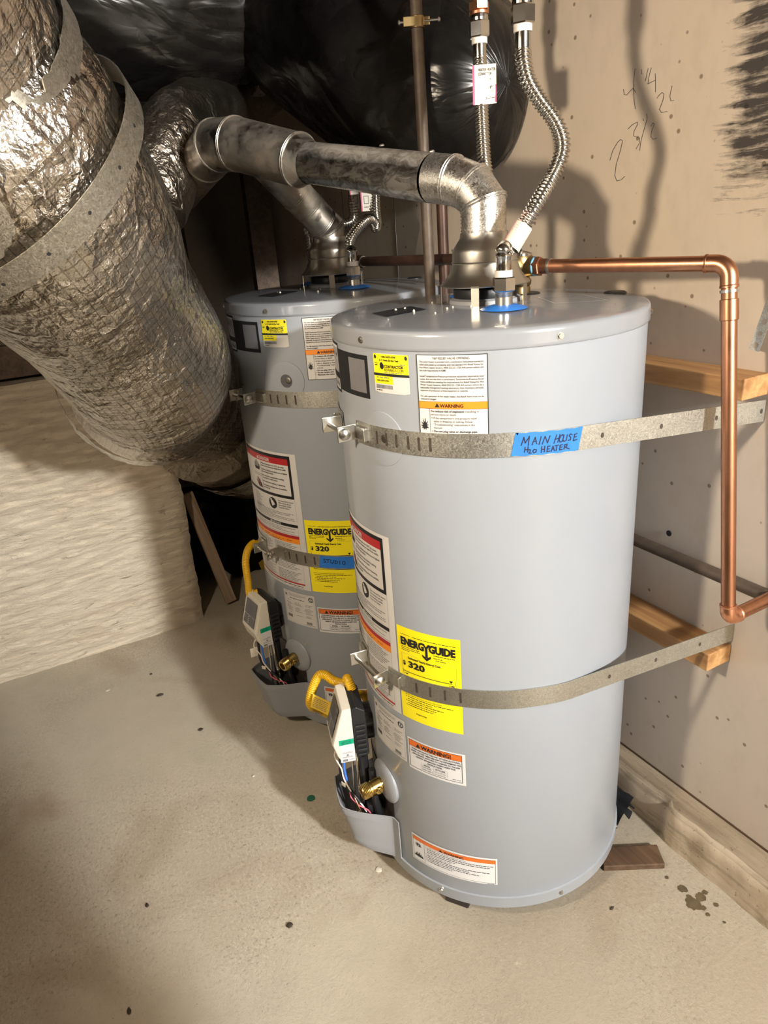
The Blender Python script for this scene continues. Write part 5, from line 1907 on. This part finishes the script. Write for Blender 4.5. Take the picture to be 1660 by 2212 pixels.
for s, l in ((-1, 0.036), (1, 0.040)):
    m2 = MB()
    m2.tube([Vector((-0.004, -0.005, cz)) + e2 * 0.010 + e1 * s * 0.012, Vector((-0.004, -0.005, cz)) + e2 * 0.010 + e1 * s * l], 0.0022, 8)
    m2.lathe([(0.0045, 0), (0.0045, 0.003), (0.002, 0.0045)], Vector((-0.004, -0.005, cz)) + e2 * 0.010 + e1 * s * (l - 0.003), e1 * s, 10, True)
    m2.build('clamp_screw', M['zinc'], cl)
o = MB().tube([(0.188, 0.404, 0.0), (0.188, 0.404, 2.16)], 0.0120, 18).build('copper_upright', M['copperold'], smooth=True)
tag(o, 'tarnished upright copper pipe just behind the brown clamped pipe', 'copper pipe')

# old pipe along the wall below the heads
a_, b_ = on(1371, 1165, 0, XW - 0.016), on(1640, 1280, 0, XW - 0.016)
o = MB().tube([(XW - 0.0165, 1.0, 0.632), (XW - 0.0165, -0.372, 0.632)], 0.0118, 18).build('wall_pipe', M['brownpipe'], smooth=True)
tag(o, 'old brown horizontal pipe along the right wall behind the copper drop', 'pipe')
o = MB().tube([(XW - 0.0165, -0.375, 0.632), (XW - 0.0165, -0.62, 0.632)], 0.0140, 18).build('wall_pipe', M['brownpipe'], smooth=True)
tag(o, 'thicker rusty end of the wall pipe at the right edge', 'pipe')


# ================================================================== TIMBER AND LOOSE THINGS
def plank(name, c, s, mat, label, cat, group=None, rot=None, bev=0.002):
    o = MB().box((0, 0, 0), s, rot, bev).build(name, mat)
    o.location = c
    tag(o, label, cat, group)
    return o


plank('backing_board', (0.3005, -0.016, 0.989), (0.063, 0.58, 0.035), M['pine'], 'upper pine backing board fixed to the right wall', 'board', 'backing boards behind the straps')
plank('backing_board', (0.3005, -0.010, 0.478), (0.063, 0.58, 0.036), M['pine'], 'lower pine backing board under the copper drop', 'board', 'backing boards behind the straps')
sh = plank('wood_shim', (0.168, -0.246, 0.007), (0.125, 0.050, 0.014), M['wetwood'], 'thin brown wood offcut on the floor beside the nearer heater', 'wood', None, Matrix.Rotation(0.03, 3, 'Z') @ Matrix.Rotation(-0.55, 3, 'Z'))
# leaning board beyond the low wall
pb_, pt_ = Vector((-0.185, 1.335, 0.004)), on(405, 1072, 1, 1.40)
d = (pt_ - pb_).normalized()
sd3 = d.cross(Vector((0, 1, 0))).normalized()
R3 = Matrix((sd3, d.cross(sd3), d)).transposed()
o = MB().box((0, 0, (pt_ - pb_).length / 2), (0.040, 0.020, (pt_ - pb_).length), None, 0.002).build('leaning_board', M['pinegrey'])
o.matrix_world = Matrix.Translation(pb_ + Vector((0, 0, 0.012))) @ R3.to_4x4()
tag(o, 'pale grooved wood strip leaning against the end of the stucco wall', 'board')
for k in (-0.006, 0.007):
    MB().box((k, -0.0102, (pt_ - pb_).length / 2), (0.0016, 0.0006, (pt_ - pb_).length * 0.99)).build('groove', M['wetwood'], o)


# perforated hanger strap at the right edge
o0 = on(1662, 668, 0, XW - 0.020)
o1 = on(1629, 757, 0, XW - 0.030)
d = (o1 - o0).normalized()
n_ = Vector((-1, 0, 0))
s_ = d.cross(n_).normalized()
mb = MB()
ln = (o1 - o0).length
mb.add([o0 + s_ * 0.009, o0 - s_ * 0.009, o1 - s_ * 0.009, o1 + s_ * 0.009] + [p - n_ * 0.001 for p in (o0 + s_ * 0.009, o0 - s_ * 0.009, o1 - s_ * 0.009, o1 + s_ * 0.009)],
       [[0, 1, 2, 3], [4, 5, 6, 7], [0, 1, 5, 4], [2, 3, 7, 6], [0, 3, 7, 4], [1, 2, 6, 5]])
o0b = o0 - d * 0.10
mb.add([o0b + s_ * 0.009, o0b - s_ * 0.009, o0 - s_ * 0.009, o0 + s_ * 0.009], [[0, 1, 2, 3]])
hs = mb.build('hanger_strap', M['galvstrap'])
tag(hs, 'short perforated metal strap dangling by the right edge', 'metal strap')
for k in range(5):
    c = o1 - d * (0.008 + k * 0.0185) + n_ * 0.0006
    rr = 0.0036 if k % 2 else 0.0048
    MB().add([c + (s_ * 0.9 * cos(a) + d * sin(a)) * rr for a in [2 * pi * q / 12 for q in range(12)]], [list(range(12))]).build('hole', M['roomwall'], hs)

# black torn sheet stands in for the dark hole at the wall foot
mb = MB()
N = 14
vs, fs = [], []
r = random.Random(4)
for j in range(N + 1):
    for i in range(N + 1):
        u, v = i / N, j / N
        x = 0.205 + 0.072 * u
        y = -0.185 + 0.20 * v + 0.02 * u
        z = 0.003 + 0.030 * u + 0.005 * mnoise.noise(Vector((u * 5, v * 6, 2))) * 2
        vs.append((x, y, max(0.004, z)))
for j in range(N):
    for i in range(N):
        if (i == 0 or j == 0) and r.random() < 0.5: continue
        a = j * (N + 1) + i
        fs.append([a, a + 1, a + N + 2, a + N + 1])
o = mb.add(vs, fs).build('dark_hole_sheet', M['blackplastic'], smooth=True)
tag(o, 'torn black sheet standing for the dark hole between heater and footing', 'plastic scrap')


def lump(name, c, s, mat, label, cat, seed=0, group=None, sub=2, rough=0.25):
    bm = bmesh.new()
    bmesh.ops.create_icosphere(bm, subdivisions=sub, radius=1)
    for v in bm.verts:
        f = 1 + rough * mnoise.noise(v.co * 1.7 + Vector((seed, seed * 2, 0)))
        v.co = Vector((v.co.x * s[0] * f, v.co.y * s[1] * f, v.co.z * s[2] * f))
    lo = min(v.co.z for v in bm.verts)
    for v in bm.verts: v.co.z -= lo
    mb = MB()
    mb.bm(bm)
    o = mb.build(name, mat, smooth=True, sharp=60)
    o.location = c
    tag(o, label, cat, group)
    return o


f0 = lambda px, py: on(px, py, 2, 0.0)
lump('paint_spot', f0(672, 1725), (0.0105, 0.0105, 0.0012), M['dirtgreen'], 'round green paint blob on the floor between the heaters', 'paint blob', 3, None, 2, 0.2)
lump('plaster_chip', f0(819, 1880), (0.0065, 0.0075, 0.0015), M['chip'], 'round white chip on the floor left of the nearer heater', 'chip', 4)
lump('plaster_chip', f0(548, 1677), (0.004, 0.004, 0.0012), M['chip'], 'small white chip in the middle of the floor', 'chip', 5)
lump('plaster_chip', f0(233, 1492), (0.0075, 0.0055, 0.0012), M['chip'], 'white chip near the stucco wall foot', 'chip', 6)
lump('dead_leaf', f0(347, 1503), (0.0105, 0.004, 0.0030), M['leaf'], 'dark curled leaf near the stucco wall', 'leaf', 7, None, 2, 0.6)
lump('dead_leaf', f0(327, 1457), (0.005, 0.004, 0.002), M['leaf'], 'smallest dark crumb nearest the stucco wall', 'debris', 8, None, 1, 0.5)
lump('dead_leaf', f0(434, 1577), (0.0075, 0.0045, 0.002), M['leaf'], 'dark crumb in the middle of the lit floor', 'debris', 9, None, 2, 0.5)
lump('dirt_clod', f0(626, 2000), (0.0065, 0.0065, 0.002), M['leaf'], 'dark round clod in the lower middle of the floor', 'debris', 10, None, 2, 0.4)
lump('dirt_clod', f0(318, 1957), (0.0045, 0.006, 0.002), M['leaf'], 'dark speck low on the left floor', 'debris', 11, None, 1, 0.5)
lump('dirt_clod', f0(279, 2186), (0.004, 0.008, 0.002), M['leaf'], 'dark sliver at the bottom edge', 'debris', 12, None, 1, 0.5)
lump('dirt_clod', f0(1323, 1963), (0.006, 0.003, 0.002), M['leaf'], 'dark crumb in front of the nearer heater', 'debris', 13, None, 1, 0.5)
# oily drips near the footing
stn = empty('oil_drips', f0(1490, 1950))
tag(stn, 'dark oily drip stains on the floor near the footing', 'stain')
for k, (px, py, rr) in enumerate([(1500, 1953, .0145), (1515, 1938, .011), (1492, 1945, .009), (1475, 1920, .0095), (1524, 1928, .006), (1441, 1896, .004), (1548, 1955, .005), (1530, 1976, .0045), (1490, 1938, .006), (1566, 1993, .003), (1520, 1962, .006)]):
    p = f0(px, py) - f0(1490, 1950)
    rg = random.Random(k)
    MB().add([p + Vector((rr * rg.uniform(.75, 1.15) * cos(2 * pi * q / 18), rr * rg.uniform(.75, 1.15) * sin(2 * pi * q / 18), 0.0006 + 0.00005 * k)) for q in range(18)],
             [list(range(18))]).build('drip', M['oil'], stn)


# ================================================================== YELLOW GAS LINES
def gasline(base, pts, label, r=0.0094):
    o = empty('gas_line', base)
    tag(o, label, 'gas line', 'yellow flexible gas lines')
    b = Vector(base)
    P = spline([Vector(p) - b for p in pts], 0.0010)
    MB().tube(P, lambda i, s: r + 0.0008 * cos(2 * pi * s / 0.0042), 14).build('corrugated_hose', M['gasyellow'], o, True, sharp=180)
    return o


fr1, fr2 = 163.0, 184.6
g1 = pol(fr1, 0.289, 0.402) - pol(fr1 + 90, 0.022, 0)
gl1 = gasline(g1, [g1, g1 + Vector((-0.004, 0.01, 0.022)), at(750, 1478, 1.475), at(722, 1471, 1.50), at(704, 1459, 1.515), at(690, 1459, 1.525), at(679, 1478, 1.53), at(671, 1506, 1.535), at(673, 1524, 1.55),
                   at(692, 1532, 1.585), at(725, 1542, 1.63), Vector((-0.15, 0.335, 0.20)), Vector((-0.11, 0.345, 0.10)), Vector((-0.10, 0.345, 0.012))],
              'yellow gas line arching left from the nearer heater valve')
tg = Label(flatplace(at(677, 1499, 1.515) - g1, (at(727, 1523, 1.515) - at(677, 1499, 1.515)), (at(671, 1527, 1.515) - at(677, 1499, 1.515)), (CAM - at(690, 1515, 1.5))), 0.054, 0.028, M['yellowtag'], 'warning_tag')
for k in range(6): tg.dashes(0.004, 0.036, 0.006 + k * 0.0036, 0.0014, M['greyink'], 400 + k)
tg.disc(0.0445, 0.0165, 0.0024, M['greyink'], 1)
tg.build(gl1, 'yellow paper tag in small print')
g2 = pol(fr2, 0.296, 0.402) + Vector((C2[0], C2[1], 0)) - pol(fr2 + 90, 0.026, 0)
dg2 = (g2 - CAM).dot(C_F)
gl2 = gasline(g2, [g2, at(541, 1285, dg2), at(536, 1255, dg2 + 0.01), at(531, 1216, dg2 + 0.03), at(535, 1190, dg2 + 0.05), at(547, 1174, dg2 + 0.08), at(562, 1172, dg2 + 0.11), Vector((-0.12, 0.92, 0.44)), Vector((-0.06, 0.96, 0.30)), Vector((-0.04, 0.97, 0.012))],
              'yellow gas line rising over the farther heater valve')
MB().prism([(0, 0), (0.02, 0.006), (0.024, -0.03), (0.006, -0.024)], at(559, 1216, dg2 + 0.14) - g2, (1, 0.3, 0), (0, 0, 1), (0.1, 1, 0), 0.001).build('warning_tag', M['yellowtag'], gl2)


# ================================================================== DUCTS
def duct(name, path, rfun, mat, label, cat, group, n=96, step=0.012, disp=None, cap=True):
    P = spline(path, step)
    base = Vector(P[0])
    o = empty(name, base)
    tag(o, label, cat, group)
    sk = MB().tube([p - base for p in P], rfun, n, cap, True, disp).build('outer_wrap', mat, o, True, sharp=180)
    return o, sk, base, P


def ridge(q):
    return 1 - abs(mnoise.noise(q)) * 2


def crinkle(p, t, s, d):
    # soft bulges plus crumpled, faceted foil that comes and goes along the duct
    k = 0.25 + 0.75 * max(0.0, min(1.0, 0.5 + 1.6 * mnoise.noise(p * 3.1 + Vector((5, 2, 1)))))
    k *= 1.0 - 0.72 * max(0.0, min(1.0, (s - 0.80) / 0.22))
    b = 0.007 * mnoise.noise(p * 5.0) + k * (0.0042 * ridge(p * 12 + Vector((3, 1, 7))) + 0.0026 * ridge(p * 26 + Vector((1, 4, 2))) + 0.0012 * ridge(p * 55))
    b += 0.0022 * mnoise.noise(Vector((t * 30, s * 5, 0.4)))
    return b - 0.004


foil_pts = [Vector((-1.10, -0.16, 2.12)), Vector((-0.93, -0.06, 1.78)), at(-160, 190, 0.93), at(-40, 310, 0.985), at(90, 462, 1.09), at(206, 630, 1.27), at(322, 792, 1.52), Vector((-0.415, 0.90, 0.90)), Vector((-0.24, 1.14, 0.80)), Vector((-0.12, 1.28, 0.74))]
FR = 0.203


def fr_(i, s):
    return FR - 0.030 * min(1, max(0, (s - 0.9) / 0.35))


big, bsk, bbase, bP = duct('foil_duct', foil_pts, fr_, M['foil'], 'large silver foil-wrapped duct in the left foreground', 'duct', 'insulated ducts', 220, 0.0065, crinkle)


# galvanized hanger bands around the near end
def band(parent, base, P, i, r, wdt, mat, skew=(0, 0, 0), name='hanger_band'):
    p = P[i]
    ax = (P[i + 1] - P[i - 1]).normalized()
    skew = Vector(skew)
    a = ax.orthogonal().normalized()
    b = ax.cross(a)
    vs, fs = [], []
    n = 72
    for k in range(n):
        t = 2 * pi * k / n
        d = a * cos(t) + b * sin(t)
        for s, rr in ((-wdt / 2, r), (wdt / 2, r), (wdt / 2, r + 0.002), (-wdt / 2, r + 0.002)):
            vs.append(p - base + d * rr + ax * (s - r * d.dot(skew)))
    for k in range(n):
        k2 = (k + 1) % n
        for j in range(4): fs.append([4 * k + j, 4 * k + (j + 1) % 4, 4 * k2 + (j + 1) % 4, 4 * k2 + j])
    o = MB().add(vs, fs).build(name, mat, parent, True)
    for k in range(0, n, 4):
        t = 2 * pi * k / n
        d = a * cos(t) + b * sin(t)
        c = p - base + d * (r + 0.0023) - ax * (r * d.dot(skew))
        e = d.cross(ax)
        MB().add([c + (ax * cos(q) + e * sin(q)) * 0.0026 for q in [2 * pi * m_ / 10 for m_ in range(10)]], [list(range(10))]).build('punch_hole', M['ink'], o)
    return o


def near_index(P, q):
    return min(range(1, len(P) - 1), key=lambda k: (P[k] - Vector(q)).length)


wv = C_R * 0.75 + C_U * 0.66
i1 = near_index(bP, at(12, 370, 1.025))
band(big, bbase, bP, i1 + 1, FR + 0.008, 0.040, M['bandsteel'], wv * 0.10)
# second band lies slantwise, following the skin of the duct
key_ = [(0, 140), (60, 130), (110, 127), (146, 124), (167, 126), (182, 133), (196, 143), (208, 145), (220, 140)]
vs, fs = [], []
NC_ = 220
for c_ in range(NC_):
    for (c0_, r0_), (c1_, r1_) in zip(key_[:-1], key_[1:]):
        if c0_ <= c_ <= c1_:
            ri_ = int(round(r0_ + (r1_ - r0_) * (c_ - c0_) / (c1_ - c0_)))
            break
    ctr_ = bP[ri_] - bbase
    d_ = (Vector(bsk.data.vertices[ri_ * NC_ + c_].co) - ctr_).normalized()
    ax_ = (bP[ri_ + 1] - bP[ri_ - 1]).normalized()
    for q_, r_ in ((-0.020, FR + 0.009), (0.020, FR + 0.009), (0.020, FR + 0.011), (-0.020, FR + 0.011)):
        vs.append(ctr_ + d_ * r_ + ax_ * q_)
for c_ in range(NC_):
    n2_ = (c_ + 1) % NC_
    for j_ in range(4): fs.append([4 * c_ + j_, 4 * c_ + (j_ + 1) % 4, 4 * n2_ + (j_ + 1) % 4, 4 * n2_ + j_])
MB().add(vs, fs).build('hanger_band', M['bandsteel'], big, True)
i2 = near_index(bP, at(352, 806, 1.62))
band_t = MB()
# foil tape seams
for ii, wd_ in ((i2, 0.06),):
    P_ = bP[ii - 5: ii + 6]
    o = MB().tube([p - bbase for p in P_], lambda i, s: FR - 0.014, 128, False, True, lambda p, t, s, d: 0.004 + 0.006 * abs(mnoise.noise(p * 22)) + 0.003 * mnoise.noise(p * 60)).build('tape_seam', M['foiltape'], big, True, sharp=30)

lowp = [Vector((-0.20, 1.20, 0.74)), Vector((-0.08, 1.32, 0.64)), Vector((0.01, 1.46, 0.55)), Vector((0.06, 1.80, 0.46)), Vector((0.06, 2.2, 0.45))]
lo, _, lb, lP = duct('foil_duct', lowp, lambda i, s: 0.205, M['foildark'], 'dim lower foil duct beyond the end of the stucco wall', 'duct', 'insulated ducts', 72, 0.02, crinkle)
i3 = near_index(lP, at(500, 960, 2.4))
MB().tube([p - lb for p in lP[max(0, i3 - 2):i3 + 4]], 0.209, 72, False, True, lambda p, t, s, d: 0.004 + 0.008 * abs(mnoise.noise(p * 18))).build('tape_seam', M['foiltape'], lo, True, sharp=30)

bkp = [at(300, 420, 1.62), at(360, 330, 1.66), at(420, 265, 1.75), at(500, 215, 1.9), at(560, 190, 2.05)]
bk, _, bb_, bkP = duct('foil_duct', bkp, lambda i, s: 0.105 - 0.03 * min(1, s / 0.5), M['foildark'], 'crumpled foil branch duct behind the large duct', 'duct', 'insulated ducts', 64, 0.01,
                       lambda p, t, s, d: 0.012 * mnoise.noise(p * 9) + 0.010 * abs(mnoise.noise(p * 20)))


def folds(p, t, s, d):
    q = Vector((cos(t), sin(t), 0))
    return 0.012 * mnoise.noise(p * 4.5) + 0.012 * (1 - abs(mnoise.noise(q * 1.6 + Vector((s * 3.0, s * 2.0, 1.0))))) + 0.006 * (1 - abs(mnoise.noise(q * 4.0 + Vector((s * 7, -s * 5.0, 6.0))))) - 0.012


ap = [Vector((-1.10, 1.18, 1.98)), Vector((-0.60, 1.08, 1.86)), Vector((-0.32, 1.00, 1.79)), Vector((-0.12, 0.97, 1.765)), Vector((0.035, 0.955, 1.76))]


def ra_(i, s):
    return 0.205 - 0.06 * max(0, min(1, (s - 0.85) / 0.32))


A_, _, ab, aP = duct('black_duct', ap, ra_, M['blackwrap'], 'left black plastic-wrapped duct under the ceiling', 'duct', 'insulated ducts', 120, 0.010, folds)
bp2 = [Vector((0.055, 0.945, 1.755)), Vector((0.10, 0.83, 1.70)), Vector((0.165, 0.68, 1.625)), Vector((0.225, 0.55, 1.56)), Vector((0.248, 0.46, 1.528)), Vector((0.255, 0.38, 1.515)), Vector((0.26, 0.268, 1.505))]


def rb_(i, s):
    f = s / rb_.tot
    r = 0.14 + 0.045 * min(1, f / 0.4)
    e = (1 - f) * rb_.tot
    if e < 0.185: r *= sqrt(max(0.002, 1 - ((0.185 - e) / 0.185) ** 2))
    return r


_P = spline(bp2, 0.007)
rb_.tot = sum((_P[k + 1] - _P[k]).length for k in range(len(_P) - 1))


def folds_wall(p, t, s, d):
    f = folds(p, t, s, d) * min(1, max(0.1, (rb_.tot - s) / 0.1))
    # the sagging duct is pressed flat against the plaster
    over = (p + d * f).x + bp2[0].x - (XW - 0.006)
    return f - (over / d.x if over > 0 and d.x > 0.05 else 0)


B2_, _, b2b, b2P = duct('black_duct', bp2, rb_, M['blackwrap'], 'sagging black plastic-wrapped duct above the vent pipe ending at the right wall', 'duct', 'insulated ducts', 120, 0.007, folds_wall)
band(A_, ab, aP, len(aP) - 3, 0.172, 0.032, M['galvdark'])

# scraps of foil showing under the sagging duct
for k, (px, py, d_, s1, s2) in enumerate([(905, 322, 1.52, 0.034, 0.020), (790, 272, 1.60, 0.030, 0.020)]):
    mb = MB()
    vs, fs = [], []
    c = at(px, py, d_)
    for j in range(7):
        for i in range(7):
            u, v = i / 6 - .5, j / 6 - .5
            vs.append(c + C_R * u * 2 * s1 + Vector((0, 0, 1)) * v * 2 * s2 * (1 - abs(u)) - C_F * 0.01 * mnoise.noise(Vector((u * 6, v * 6, k + 1.5))) - Vector((0, 0, 0.3 * u * s1)))
    for j in range(6):
        for i in range(6):
            a = j * 7 + i
            fs.append([a, a + 1, a + 8, a + 7])
    o = mb.add(vs, fs).build('foil_tape_scrap', M['foiltape'])
    o.modifiers.new('thickness', 'SOLIDIFY').thickness = 0.0006
    tag(o, ['bent foil tape end under the sagging black duct by the brown pipe', 'crumpled foil tape under the middle of the sagging black duct'][k], 'foil tape')

# dark plastic sheeting lying in the crawl space opening
mb = MB()
vs, fs = [], []
N = 26
for j in range(N + 1):
    for i in range(N + 1):
        u, v = i / N, j / N
        x, y = -0.42 + 0.62 * u, 1.52 + 0.9 * v
        z = 0.012 + 0.10 * max(0, mnoise.noise(Vector((u * 4, v * 4, 9)))) + 0.05 * abs(mnoise.noise(Vector((u * 9, v * 9, 2)))) + 0.10 * v
        vs.append((x, y, z))
for j in range(N):
    for i in range(N):
        a = j * (N + 1) + i
        fs.append([a, a + 1, a + N + 2, a + N + 1])
o = mb.add(vs, fs).build('plastic_sheet', M['blackwrap'], smooth=True)
tag(o, 'crumpled dark plastic sheeting on the ground beyond the farther heater', 'plastic sheet')
